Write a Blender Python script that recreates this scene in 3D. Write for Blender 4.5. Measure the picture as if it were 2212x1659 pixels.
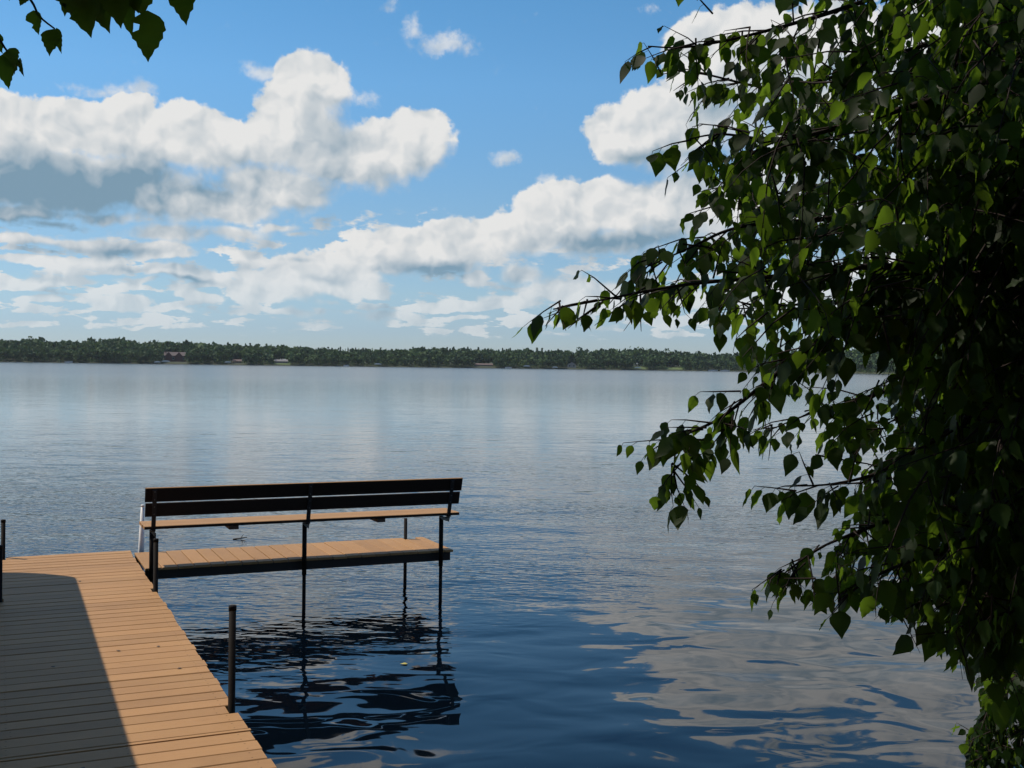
import bpy, bmesh, math, random
import numpy as np
from mathutils import Vector, Matrix, noise as mnoise

for _o in list(bpy.data.objects):
    bpy.data.objects.remove(_o)
scene = bpy.context.scene
COL = scene.collection
rad = math.radians

# ------------------------------------------------------------------ camera
CAM_H = 2.36
PITCH = rad(0.96)
ROLL = rad(0.77)
FPX = 2716.0 / 2500.0           # focal length / picture width
cam_data = bpy.data.cameras.new("camera")
cam = bpy.data.objects.new("camera", cam_data)
COL.objects.link(cam)
cam_data.sensor_width = 36.0
cam_data.lens = 36.0 * FPX
cam_data.clip_start = 0.05
cam_data.clip_end = 30000.0
F_ = Vector((0, math.cos(PITCH), -math.sin(PITCH)))
U0 = Vector((0, math.sin(PITCH), math.cos(PITCH)))
R0 = Vector((1, 0, 0))
R_ = R0 * math.cos(ROLL) + U0 * math.sin(ROLL)
U_ = -R0 * math.sin(ROLL) + U0 * math.cos(ROLL)
m = Matrix((R_, U_, -F_)).transposed().to_4x4()
m.translation = Vector((0, 0, CAM_H))
cam.matrix_world = m
scene.camera = cam
CAMP = Vector((0, 0, CAM_H))

def ray(x, y):
    """direction of a point of the 2212 x 1659 view of the photograph"""
    return F_ + R_ * ((x / 2212.0 - 0.5) / FPX) - U_ * ((y - 829.5) / 2212.0 / FPX)

def at(x, y, depth):
    return CAMP + ray(x, y) * depth

def on_level(x, y, z):
    d = ray(x, y)
    return CAMP + d * ((z - CAM_H) / d.z)

# ------------------------------------------------------------------ light
SUN_H = Vector((-0.947, 0.32, 0)).normalized()     # horizontal direction towards the sun
SUN_EL = rad(54.0)
SUN_DIR = Vector((SUN_H.x * math.cos(SUN_EL), SUN_H.y * math.cos(SUN_EL), math.sin(SUN_EL)))
sun_data = bpy.data.lights.new("sun", 'SUN')
sun_data.energy = 4.6
sun_data.angle = rad(0.5)
sun_data.color = (1.0, 0.90, 0.78)
sun = bpy.data.objects.new("sun", sun_data)
COL.objects.link(sun)
sun.rotation_euler = (-SUN_DIR).to_track_quat('-Z', 'Y').to_euler()

scene.view_settings.view_transform = 'Standard'
scene.view_settings.look = 'None'
scene.view_settings.exposure = -0.15
scene.view_settings.gamma = 1.0
scene.view_settings.use_curve_mapping = False
scene.render.engine = 'CYCLES'
scene.cycles.max_bounces = 6
scene.cycles.diffuse_bounces = 3
scene.cycles.glossy_bounces = 3
scene.cycles.transmission_bounces = 4
scene.cycles.transparent_max_bounces = 6
scene.cycles.caustics_reflective = False
scene.cycles.caustics_refractive = False
scene.cycles.use_adaptive_sampling = True
scene.cycles.adaptive_threshold = 0.015
scene.cycles.use_denoising = True
try:
    scene.cycles.denoiser = 'OPENIMAGEDENOISE'
except Exception:
    pass

# ------------------------------------------------------------------ world: sky with cumulus
world = bpy.data.worlds.new("World")
scene.world = world
world.use_nodes = True
wt = world.node_tree
wt.nodes.clear()

class NT:
    """tiny helper for building node trees"""
    def __init__(self, tree):
        self.t = tree
    def node(self, typ, **kw):
        n = self.t.nodes.new(typ)
        for k, v in kw.items():
            setattr(n, k, v)
        return n
    def put(self, sock, v):
        if isinstance(v, bpy.types.NodeSocket):
            self.t.links.new(v, sock)
        elif isinstance(v, bpy.types.Node):
            self.t.links.new(v.outputs[0], sock)
        else:
            sock.default_value = v
    def math(self, op, a, b=None, c=None, clamp=False):
        n = self.node('ShaderNodeMath', operation=op, use_clamp=clamp)
        self.put(n.inputs[0], a)
        if b is not None: self.put(n.inputs[1], b)
        if c is not None: self.put(n.inputs[2], c)
        return n.outputs[0]
    def vmath(self, op, a, b=None, scale=None):
        n = self.node('ShaderNodeVectorMath', operation=op)
        self.put(n.inputs[0], a)
        if b is not None: self.put(n.inputs[1], b)
        if scale is not None: self.put(n.inputs['Scale'], scale)
        return n.outputs[1] if op in ('DOT_PRODUCT', 'LENGTH', 'DISTANCE') else n.outputs[0]
    def noise(self, vec, scale, detail=2.0, rough=0.5, dist=0.0, dim='3D', out='Fac'):
        n = self.node('ShaderNodeTexNoise', noise_dimensions=dim)
        if vec is not None: self.put(n.inputs['Vector'], vec)
        n.inputs['Scale'].default_value = scale
        n.inputs['Detail'].default_value = detail
        n.inputs['Roughness'].default_value = rough
        n.inputs['Distortion'].default_value = dist
        return n.outputs[out]
    def mix(self, fac, a, b):
        n = self.node('ShaderNodeMix', data_type='RGBA')
        self.put(n.inputs[0], fac); self.put(n.inputs[6], a); self.put(n.inputs[7], b)
        return n.outputs[2]
    def smooth(self, v, lo, hi, olo=0.0, ohi=1.0):
        n = self.node('ShaderNodeMapRange', interpolation_type='SMOOTHSTEP')
        self.put(n.inputs[0], v)
        for i, q in enumerate((lo, hi, olo, ohi)):
            n.inputs[i + 1].default_value = q
        return n.outputs[0]
    def lin(self, v, lo, hi, olo=0.0, ohi=1.0):
        n = self.node('ShaderNodeMapRange', interpolation_type='LINEAR', clamp=True)
        self.put(n.inputs[0], v)
        for i, q in enumerate((lo, hi, olo, ohi)):
            n.inputs[i + 1].default_value = q
        return n.outputs[0]
    def xyz(self, x, y, z):
        n = self.node('ShaderNodeCombineXYZ')
        self.put(n.inputs[0], x); self.put(n.inputs[1], y); self.put(n.inputs[2], z)
        return n.outputs[0]

W = NT(wt)
tc = W.node('ShaderNodeTexCoord')
sep = W.node('ShaderNodeSeparateXYZ')
wt.links.new(tc.outputs['Generated'], sep.inputs[0])
azn = W.math('MULTIPLY', W.math('ARCTAN2', sep.outputs[0], sep.outputs[1]), 10.0)
eln = W.math('MULTIPLY', W.math('ARCSINE', sep.outputs[2]), 10.0)
P = W.xyz(azn, eln, 0.0)

def sky_pos(x, y):
    d = ray(x, y).normalized()
    return 10 * math.atan2(d.x, d.y), 10 * math.asin(d.z)
UNIT = 10.0 / (2212 * FPX)          # view pixel -> sky units

# heaps of cumulus round the lake: centre, half width, half height (view pixels), weight
HEAPS = [
    (40, 285, 170, 75, 1.0), (235, 285, 190, 70, 1.0), (265, 225, 90, 36, .6), (430, 300, 150, 75, 1.0),
    (640, 290, 140, 95, 1.0), (668, 200, 92, 88, 1.0), (770, 345, 150, 85, 1.0), (885, 310, 100, 80, 1.0), (925, 268, 48, 45, .9),
    (600, 400, 160, 62, .95), (500, 440, 150, 48, .9), (150, 385, 330, 85, 1.0), (360, 430, 150, 60, .8),
    (40, 462, 150, 24, .8), (230, 470, 130, 20, .7), (120, 490, 120, 14, .6), (360, 505, 130, 26, .8), (500, 500, 100, 22, .7), (600, 490, 60, 14, .7), (640, 505, 50, 8, .5), (40, 520, 120, 20, .75), (200, 530, 120, 24, .75), (330, 540, 110, 26, .8), (60, 562, 110, 16, .7), (170, 590, 100, 12, .6),
    (150, 606, 120, 14, .65), (405, 594, 90, 22, .85), (300, 612, 80, 10, .6), (40, 620, 90, 10, .6), (250, 655, 110, 20, .7), (90, 650, 80, 12, .6), (430, 640, 70, 16, .65), (360, 672, 90, 12, .6), (160, 684, 90, 8, .5), (620, 672, 100, 14, .6), (520, 690, 80, 8, .5), (720, 650, 60, 14, .6), (40, 700, 80, 7, .45), (300, 705, 90, 6, .45), 
    (560, 625, 90, 36, .8), (655, 592, 130, 56, .95), (750, 610, 110, 45, .85), (860, 545, 130, 62, 1.0), (990, 530, 150, 58, 1.0),
    (1130, 500, 150, 58, 1.0), (1240, 455, 140, 66, 1.0), (1350, 450, 140, 70, 1.0), (1480, 450, 170, 85, 1.0), (960, 575, 150, 30, .7), (1330, 520, 220, 42, .8),
    (1125, 592, 56, 30, .75), (1240, 630, 160, 50, .75), (1100, 652, 100, 22, .75), (1040, 668, 70, 14, .65), (830, 682, 100, 16, .65), (900, 700, 90, 8, .5), (1010, 690, 80, 10, .55), (1180, 700, 120, 8, .5), (700, 706, 90, 6, .45), (1400, 650, 200, 50, .6),
    (1345, 285, 92, 72, 1.0), (1450, 275, 150, 95, 1.0), (1545, 175, 130, 140, 1.0), (1640, 120, 160, 110, 1.0), (1800, 200, 260, 190, 1.0), (2100, 200, 260, 230, .9),
    (1700, 430, 260, 110, .9), (2050, 560, 330, 110, .8), (1750, 640, 260, 50, .7),
        (1760, -40, 110, 26, .55), (2080, -80, 130, 34, .7), (1480, -40, 60, 18, .5), (1930, -190, 90, 22, .5), (1600, -170, 80, 18, .45), (2250, -220, 150, 50, .7), (1780, -330, 120, 26, .5), (740, -70, 110, 36, .75), (900, -60, 70, 26, .6), (640, -190, 110, 34, .65), (330, -330, 240, 80, .8),
]

# broad level bases that the sun does not reach
BASES = [(110, 402, 360, 66, .8), (380, 415, 170, 40, .5), (50, 487, 150, 20, .7), (230, 545, 200, 24, .6), (300, 588, 130, 12, .4), (640, 470, 140, 30, .25), (600, 385, 90, 30, .3),
         (940, 578, 130, 26, .6), (1340, 522, 220, 28, .5), (700, 603, 90, 12, .4), (1420, 330, 160, 18, .4), (2000, 400, 400, 60, .6), (1900, -60, 420, 60, .6), (420, 606, 70, 8, .5)]

def heaps(vec, items):
    acc = None
    for (cx, cy, rx, ry, w) in items:
        a, e = sky_pos(cx, cy)
        g = W.node('ShaderNodeTexGradient', gradient_type='SPHERICAL')
        tm = g.texture_mapping
        tm.vector_type = 'TEXTURE'
        tm.translation = (a, e, 0)
        tm.scale = (rx * UNIT * 1.35, ry * UNIT * 1.35, 1)
        tm.rotation = (0, 0, 0)
        wt.links.new(vec, g.inputs[0])
        v = W.math('MULTIPLY', g.outputs['Fac'], w * 1.6)
        acc = v if acc is None else W.node_smax(acc, v)
    return acc

def _smax(a, b):
    return W.math('SMOOTH_MAX', a, b, 0.25)
W.node_smax = _smax

# wider field of heaps that carries on round the rest of the sky
dz = W.math('ADD', W.math('MAXIMUM', sep.outputs[2], 0.0), 0.22)
flat = W.xyz(W.math('DIVIDE', sep.outputs[0], dz), W.math('DIVIDE', sep.outputs[1], dz), 3.7)
beyond = W.math('MAXIMUM',
                W.smooth(W.math('ABSOLUTE', azn), 4.3, 6.0),
                W.smooth(eln, 4.3, 6.0))
wide = W.math('MULTIPLY', W.lin(W.noise(flat, 1.1, 4.0, 0.55), 0.46, 0.66, 0.0, 1.0), beyond)
# small flat heaps stacked towards the horizon
lowv = W.xyz(W.math('MULTIPLY', azn, 1.0), W.math('MULTIPLY', W.math('POWER', W.math('MAXIMUM', eln, 0.001), 0.6), 4.6), 1.3)
band = W.math('MULTIPLY', W.smooth(eln, 0.08, 0.45), W.smooth(eln, 0.9, 1.9, 1.0, 0.0))
low = W.math('MULTIPLY', W.lin(W.noise(lowv, 2.4, 5.0, 0.6), 0.40, 0.60, 0.0, 0.95), band)

warp = W.vmath('SCALE', W.vmath('SUBTRACT', W.noise(P, 2.2, 3.0, 0.55, out='Color'), (0.5, 0.5, 0.5)), scale=0.35)
Pw = W.vmath('ADD', P, warp)
SUNW = (-0.55, 0.83)       # towards the sun as seen on the clouds

def cauli(vec):
    v = W.node('ShaderNodeTexVoronoi', feature='SMOOTH_F1', voronoi_dimensions='2D', distance='EUCLIDEAN')
    v.normalize = True
    W.put(v.inputs['Vector'], vec)
    v.inputs['Smoothness'].default_value = 0.35
    v.inputs['Scale'].default_value = 2.7
    v.inputs['Detail'].default_value = 2.2
    v.inputs['Roughness'].default_value = 0.42
    v.inputs['Lacunarity'].default_value = 2.3
    return W.math('SUBTRACT', 0.62, v.outputs['Distance'])

def shifted(vec, s):
    return W.vmath('ADD', vec, (SUNW[0] * s, SUNW[1] * s, 0.0))

Pb = W.vmath('ADD', P, W.vmath('SCALE', warp, scale=0.6))
def total(vec):
    return W.node_smax(W.node_smax(heaps(vec, HEAPS), wide), low)
B0 = total(Pb)
B1 = W.node_smax(heaps(shifted(Pb, 0.34), [q for q in HEAPS if q[4] > .65]), W.math('MULTIPLY', wide, 0.75))
N0 = cauli(Pw)
base = heaps(Pb, BASES)
N1 = cauli(shifted(Pw, 0.10))
fbm = W.math('SUBTRACT', W.noise(P, 2.6, 7.0, 0.6), 0.5)
fine = W.math('SUBTRACT', W.noise(P, 14.0, 4.0, 0.6), 0.5)
D = W.math('ADD', B0, W.math('ADD', W.math('MULTIPLY', N0, 0.75), W.math('ADD', W.math('MULTIPLY', fbm, 1.15), W.math('MULTIPLY', fine, 0.26))))
present = W.smooth(B0, 0.24, 0.44)
# light: sunward side bright, undersides grey
under = W.smooth(W.math('ADD', B1, W.math('MULTIPLY', fbm, 0.9)), 0.45, 1.15)
edge_w = W.math('ADD', 0.17, W.math('MULTIPLY', under, 0.40))
alpha = W.math('MULTIPLY', W.math('DIVIDE', W.math('SUBTRACT', D, 0.63), edge_w, clamp=True), present)
alpha = W.smooth(alpha, 0.0, 1.0)
# torn wisps on the edge of the heaps
WISPS = [(965, 98, 80, 30, .85), (895, 62, 34, 40, .6), (850, 12, 34, 34, .5), (1090, 348, 44, 22, .7), (1178, 396, 34, 22, .65), (575, 152, 66, 24, .7), (775, 222, 70, 26, .6), (230, 196, 110, 26, .6), (300, 192, 60, 22, .6), (650, 505, 50, 12, .6), (1240, 388, 30, 16, .6), (1400, 15, 60, 16, .4)]
torn = W.math('ADD', heaps(Pb, WISPS), W.math('ADD', W.math('MULTIPLY', fbm, 1.3), W.math('MULTIPLY', fine, 0.9)))
alpha = W.math('MAXIMUM', alpha, W.math('MULTIPLY', W.smooth(torn, 0.35, 1.05), 0.72))
relief = W.math('MULTIPLY', W.math('SUBTRACT', N0, N1), 1.5)
lit = W.math('ADD', W.math('SUBTRACT', 1.0, W.math('MULTIPLY', under, 0.40)), relief)
lit = W.math('SUBTRACT', lit, W.math('MULTIPLY', W.smooth(W.math('ADD', base, W.math('MULTIPLY', fbm, 0.8)), -0.1, 1.25), 0.92))
lit = W.math('ADD', lit, W.math('MULTIPLY', fbm, 0.35))
lit = W.math('MAXIMUM', W.math('MINIMUM', lit, 1.1), 0.0)

sky = W.node('ShaderNodeTexSky', sky_type='NISHITA')
sky.sun_disc = False
sky.sun_elevation = SUN_EL
sky.sun_rotation = math.atan2(SUN_H.x, SUN_H.y)
sky.altitude = 300
sky.air_density = 1.0
sky.dust_density = 0.0
sky.ozone_density = 1.6
SKYK = 0.11
# clouds stand in front of the sky at their own brightness (sky units before the strength)
white = (0.88 / SKYK, 0.88 / SKYK, 0.87 / SKYK, 1)
grey = (0.225 / SKYK, 0.36 / SKYK, 0.475 / SKYK, 1)
ccol = W.mix(lit, grey, white)
# far heaps are seen through more air
air = W.smooth(eln, 0.1, 1.1, 0.48, 0.0)
skyc = sky.outputs[0]
hsv = W.node('ShaderNodeHueSaturation')
wt.links.new(skyc, hsv.inputs['Color'])
hsv.inputs['Saturation'].default_value = 1.25
skyc = hsv.outputs[0]
ramp = W.node('ShaderNodeValToRGB')
cr = ramp.color_ramp
TINT = [(0.0, (.48, .62, 1.0)), (.029, (.53, .66, 1.01)), (.062, (.68, .78, .97)), (.133, (.91, .98, 1.04)), (.245, (1.14, 1.30, 1.29)), (.33, (1.09, 1.32, 1.28)), (.55, (.72, .95, 1.05))]
while len(cr.elements) < len(TINT):
    cr.elements.new(0.5)
for el_, (pp, cc) in zip(cr.elements, TINT):
    el_.position = pp
    el_.color = (cc[0] / 1.4, cc[1] / 1.4, cc[2] / 1.4, 1)
wt.links.new(W.math('MULTIPLY', eln, 0.1), ramp.inputs[0])
skyc = W.vmath('MULTIPLY', skyc, W.vmath('SCALE', ramp.outputs[0], scale=1.4))
ccol = W.mix(air, ccol, skyc)
outc = W.mix(alpha, skyc, ccol)
bg = W.node('ShaderNodeBackground')
wt.links.new(outc, bg.inputs[0])
bg.inputs[1].default_value = SKYK
wo = W.node('ShaderNodeOutputWorld')
wt.links.new(bg.outputs[0], wo.inputs[0])
world.cycles.sampling_method = 'MANUAL'
world.cycles.sample_map_resolution = 512

# ------------------------------------------------------------------ helpers
rng = random.Random(7)

def new_mat(name):
    mt = bpy.data.materials.new(name)
    mt.use_nodes = True
    t = mt.node_tree
    b = next(n for n in t.nodes if n.type == 'BSDF_PRINCIPLED')
    return mt, NT(t), b

def simple_mat(name, col, rough=0.6, vary=0.15, scale=8.0, metallic=0.0, bump=0.0, spec=0.5, stretch=(1, 1, 1)):
    mt, N, b = new_mat(name)
    g = N.node('ShaderNodeNewGeometry')
    oi = N.node('ShaderNodeObjectInfo')
    p = N.vmath('ADD', N.vmath('MULTIPLY', g.outputs['Position'], stretch), N.vmath('SCALE', (13.1, 7.7, 3.3), scale=oi.outputs['Random']))
    n1 = N.noise(p, scale, 5.0, 0.6)
    f = N.math('MULTIPLY', N.math('ADD', N.math('SUBTRACT', n1, 0.5), N.math('MULTIPLY', N.math('SUBTRACT', oi.outputs['Random'], 0.5), 0.5)), vary * 2)
    k = N.math('ADD', 1.0, f)
    c = N.vmath('SCALE', (col[0], col[1], col[2]), scale=k)
    N.put(b.inputs['Base Color'], c)
    b.inputs['Roughness'].default_value = rough
    b.inputs['Metallic'].default_value = metallic
    b.inputs['Specular IOR Level'].default_value = spec
    if bump:
        bn = N.node('ShaderNodeBump')
        bn.inputs['Strength'].default_value = 0.6
        bn.inputs['Distance'].default_value = bump
        N.put(bn.inputs['Height'], N.noise(p, scale * 6, 3.0, 0.6))
        N.put(b.inputs['Normal'], bn.outputs[0])
    return mt

def mesh_obj(name, verts, faces, mat, parent=None, smooth=False):
    me = bpy.data.meshes.new(name)
    me.from_pydata([tuple(v) for v in verts], [], faces)
    if smooth:
        me.polygons.foreach_set('use_smooth', [True] * len(me.polygons))
    me.update()
    o = bpy.data.objects.new(name, me)
    COL.objects.link(o)
    if mat is not None:
        me.materials.append(mat)
    if parent is not None:
        o.parent = parent
    return o

def same_mesh(name, src, parent=None, loc=(0, 0, 0), rot=(0, 0, 0), scale=(1, 1, 1)):
    o = bpy.data.objects.new(name, src.data)
    COL.objects.link(o)
    o.parent = parent
    o.location = loc
    o.rotation_euler = rot
    o.scale = scale
    return o

def thing(name, label, cat, loc=(0, 0, 0), rotz=0.0, group=None):
    o = bpy.data.objects.new(name, None)
    COL.objects.link(o)
    o.empty_display_size = 0.2
    o.location = loc
    o.rotation_euler = (0, 0, rotz)
    o['label'] = label
    o['category'] = cat
    if group:
        o['group'] = group
    return o

def tag(o, label, cat, group=None):
    o['label'] = label
    o['category'] = cat
    if group:
        o['group'] = group
    return o

class MB:
    def __init__(self):
        self.v = []; self.f = []
    def add(self, verts, faces):
        k = len(self.v)
        self.v += [tuple(q) for q in verts]
        self.f += [tuple(i + k for i in fc) for fc in faces]
        return self
    def box(self, x0, x1, y0, y1, z0, z1):
        vs = [(x, y, z) for z in (z0, z1) for y in (y0, y1) for x in (x0, x1)]
        return self.add(vs, [(0, 2, 3, 1), (4, 5, 7, 6), (0, 1, 5, 4), (2, 6, 7, 3), (0, 4, 6, 2), (1, 3, 7, 5)])
    def cbox(self, x0, x1, y0, y1, z0, z1, c=0.004):
        """box along x with chamfered long edges"""
        sec = [(y0 + c, z0), (y1 - c, z0), (y1, z0 + c), (y1, z1 - c), (y1 - c, z1), (y0 + c, z1), (y0, z1 - c), (y0, z0 + c)]
        vs = [(x0, y, z) for y, z in sec] + [(x1, y, z) for y, z in sec]
        fs = [(i, (i + 1) % 8, (i + 1) % 8 + 8, i + 8) for i in range(8)]
        fs += [tuple(range(7, -1, -1)), tuple(range(8, 16))]
        return self.add(vs, [tuple(reversed(f)) for f in fs])
    def tube(self, pts, radii, n=8, cap=True):
        pts = [Vector(p) for p in pts]
        rings = []
        prev = None
        for i, p in enumerate(pts):
            d = (pts[min(i + 1, len(pts) - 1)] - pts[max(i - 1, 0)])
            d = d.normalized() if d.length > 1e-9 else Vector((0, 0, 1))
            a = prev if prev is not None else (Vector((1, 0, 0)) if abs(d.x) < 0.9 else Vector((0, 1, 0)))
            a = (a - d * a.dot(d))
            a = a.normalized() if a.length > 1e-6 else d.orthogonal().normalized()
            prev = a
            b = d.cross(a)
            r = radii[i] if isinstance(radii, (list, tuple)) else radii
            rings.append([p + (a * math.cos(2 * math.pi * k / n) + b * math.sin(2 * math.pi * k / n)) * r for k in range(n)])
        vs = [q for r in rings for q in r]
        fs = []
        for i in range(len(rings) - 1):
            for k in range(n):
                k2 = (k + 1) % n
                fs.append((i * n + k, i * n + k2, (i + 1) * n + k2, (i + 1) * n + k))
        if cap:
            fs.append(tuple(range(n - 1, -1, -1)))
            e = (len(rings) - 1) * n
            fs.append(tuple(range(e, e + n)))
        return self.add(vs, fs)
    def build(self, name, mat, parent=None, smooth=False):
        return mesh_obj(name, self.v, self.f, mat, parent, smooth)

# ------------------------------------------------------------------ water
wm, N, b = new_mat('lake_water')
g = N.node('ShaderNodeNewGeometry')
pos = g.outputs['Position']
def turned(vec, deg, sx, sy):
    mp = N.node('ShaderNodeMapping', vector_type='POINT')
    N.put(mp.inputs['Vector'], vec)
    mp.inputs['Rotation'].default_value = (0, 0, rad(deg))
    mp.inputs['Scale'].default_value = (sx, sy, 1)
    return mp.outputs[0]
sp = N.node('ShaderNodeSeparateXYZ'); N.put(sp.inputs[0], pos)
# gusts: patches of fine ripples, calmer water in the lee of the bank
gust = N.noise(turned(pos, 12, 0.10, 0.22), 1.0, 2.0, 0.5)
off = N.math('ADD', sp.outputs[1], N.math('MULTIPLY', sp.outputs[0], -0.9))
lee = N.smooth(off, 8.6, 12.0)
rip = N.math('MULTIPLY', N.lin(gust, 0.36, 0.60, 0.45, 1.0), lee)
swell = N.math('MULTIPLY', N.noise(turned(pos, 9, 0.62, 1.0), 0.95, 1.0, 0.45, 0.4), 0.034)
chop = N.math('MULTIPLY', N.noise(turned(pos, -14, 0.68, 1.0), 2.3, 1.5, 0.45, 0.5), 0.0105)
fine_r = N.math('MULTIPLY', N.noise(turned(pos, 24, 0.62, 1.25), 8.5, 1.5, 0.5, 0.3), N.math('MULTIPLY', rip, 0.0125))
fine_r = N.math('MULTIPLY', fine_r, N.smooth(sp.outputs[1], 12.0, 32.0, 1.0, 0.45))
hgt = N.math('ADD', swell, N.math('ADD', chop, fine_r))
far_fade = N.smooth(sp.outputs[1], 11.0, 50.0, 1.0, 0.32)
hgt = N.math('MULTIPLY', hgt, far_fade)
bn = N.node('ShaderNodeBump')
bn.inputs['Strength'].default_value = 1.0
bn.inputs['Distance'].default_value = 1.0
N.put(bn.inputs['Height'], hgt)
N.put(b.inputs['Normal'], bn.outputs[0])
b.inputs['Base Color'].default_value = (0.0012, 0.0035, 0.007, 1)
N.put(b.inputs['Roughness'], N.math('ADD', N.smooth(sp.outputs[1], 16.0, 75.0, 0.02, 0.07), N.smooth(sp.outputs[1], 50.0, 220.0, 0.0, 0.10)))
b.inputs['IOR'].default_value = 1.37
xs = [-9000, -1500, -300, -60, 0, 60, 300, 1500, 9000]
ys = [-60, 0, 20, 60, 300, 1500, 9000]
wv = [(x, y, 0) for y in ys for x in xs]
wf = [(j * len(xs) + i, j * len(xs) + i + 1, (j + 1) * len(xs) + i + 1, (j + 1) * len(xs) + i) for j in range(len(ys) - 1) for i in range(len(xs) - 1)]
lake = mesh_obj('lake', wv, wf, wm)
lake['kind'] = 'structure'

# ------------------------------------------------------------------ near bank (behind and beside the photographer)
bank_m = simple_mat('bank_soil', (0.045, 0.04, 0.022), 0.95, 0.5, 3.0, bump=0.02)
bv = []; bf = []
nx, ny = 60, 26
for j in range(ny):
    for i in range(nx):
        x = -40 + 80 * i / (nx - 1)
        y = -45 + 49.5 * j / (ny - 1)
        edge = 2.6 + 0.5 * math.sin(x * 0.35) + 0.02 * x * 0
        d = edge - y
        z = -0.7 + 1.45 * min(1, max(0, (d + 2.0) / 2.6)) ** 0.8 + max(0, d) * 0.05 + mnoise.noise(Vector((x * .4, y * .4, 1))) * 0.07
        bv.append((x, y, z))
for j in range(ny - 1):
    for i in range(nx - 1):
        bf.append((j * nx + i, j * nx + i + 1, (j + 1) * nx + i + 1, (j + 1) * nx + i))
bank = mesh_obj('bank_ground', bv, bf, bank_m, smooth=True)
bank['kind'] = 'structure'

# ------------------------------------------------------------------ dock
TH = rad(24.7)
UX = Vector((-math.sin(TH), math.cos(TH), 0))       # along the walkway, away from the shore
VX = Vector((math.cos(TH), math.sin(TH), 0))        # across it, to the right
DECK = 0.48
def dk(v, u, z=0.0):
    return VX * v + UX * u + Vector((0, 0, z))

pm, N, b = new_mat('deck_paint')
g = N.node('ShaderNodeNewGeometry'); oi = N.node('ShaderNodeObjectInfo'); tcn = N.node('ShaderNodeTexCoord')
po = N.vmath('ADD', N.vmath('MULTIPLY', tcn.outputs['Object'], (1.0, 9.0, 9.0)), N.vmath('SCALE', (31.7, 17.3, 5.1), scale=oi.outputs['Random']))
grain = N.noise(po, 5.0, 5.0, 0.6)
dirt = N.noise(g.outputs['Position'], 2.2, 5.0, 0.62)
speck = N.smooth(N.noise(g.outputs['Position'], 55.0, 2.0, 0.5), 0.70, 0.80)
k = N.math('ADD', 0.93, N.math('MULTIPLY', N.math('SUBTRACT', oi.outputs['Random'], 0.5), 0.20))
k = N.math('ADD', k, N.math('MULTIPLY', N.math('SUBTRACT', grain, 0.5), 0.16))
k = N.math('ADD', k, N.math('MULTIPLY', N.math('SUBTRACT', dirt, 0.5), 0.30))
k = N.math('SUBTRACT', k, N.math('MULTIPLY', speck, 0.16))
# screw heads in two rows at each end and in the middle of a board
so = N.node('ShaderNodeSeparateXYZ'); N.put(so.inputs[0], tcn.outputs['Object'])
sx = N.math('ABSOLUTE', so.outputs[0]); sy = N.math('ABSOLUTE', so.outputs[1])
dx = N.math('MINIMUM', N.math('ABSOLUTE', N.math('SUBTRACT', sx, 0.535)), sx)
dy = N.math('ABSOLUTE', N.math('SUBTRACT', sy, 0.038))
head = N.math('SQRT', N.math('ADD', N.math('MULTIPLY', dx, dx), N.math('MULTIPLY', dy, dy)))
k = N.math('SUBTRACT', k, N.math('MULTIPLY', N.smooth(head, 0.0035, 0.006, 1.0, 0.0), 0.5))
# drips and scuffs
k = N.math('SUBTRACT', k, N.math('MULTIPLY', N.smooth(N.noise(N.vmath('MULTIPLY', g.outputs['Position'], (1.0, 2.2, 1.0)), 6.0, 4.0, 0.65), 0.62, 0.78), 0.22))
k = N.math('ADD', k, N.math('MULTIPLY', N.smooth(N.noise(g.outputs['Position'], 23.0, 2.0, 0.5), 0.76, 0.82), 0.45))
dc = N.vmath('SCALE', (0.418, 0.227, 0.089), scale=k)
dc = N.mix(N.lin(dirt, 0.5, 0.8, 0.0, 0.3), dc, (0.36, 0.225, 0.09, 1))
N.put(b.inputs['Base Color'], dc)
b.inputs['Roughness'].default_value = 0.62
b.inputs['Specular IOR Level'].default_value = 0.3
bn = N.node('ShaderNodeBump'); bn.inputs['Strength'].default_value = 0.5; bn.inputs['Distance'].default_value = 0.0015
N.put(bn.inputs['Height'], N.math('ADD', grain, N.noise(g.outputs['Position'], 130.0, 2.0)))
N.put(b.inputs['Normal'], bn.outputs[0])
deck_m = pm
beam_m = simple_mat('dark_beam', (0.022, 0.017, 0.014), 0.75, 0.3, 6.0)
steel_m = simple_mat('dark_pipe', (0.014, 0.011, 0.009), 0.7, 0.35, 14.0, bump=0.001, spec=0.12)
brace_m = simple_mat('bracket_steel', (0.035, 0.032, 0.032), 0.55, 0.3, 18.0, metallic=0.4)
galv_m = simple_mat('galvanised_plate', (0.16, 0.165, 0.16), 0.5, 0.25, 20.0, metallic=0.5)
shade_wood_m = simple_mat('shade_darkened_board', (0.030, 0.021, 0.017), 0.8, 0.35, 9.0, spec=0.1, stretch=(1, 6, 6))  # shade on the bench back and seat edges, put into the board colour
rust_m = simple_mat('cleat_wood', (0.10, 0.055, 0.035), 0.8, 0.3, 12.0, stretch=(1, 4, 4))

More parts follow.
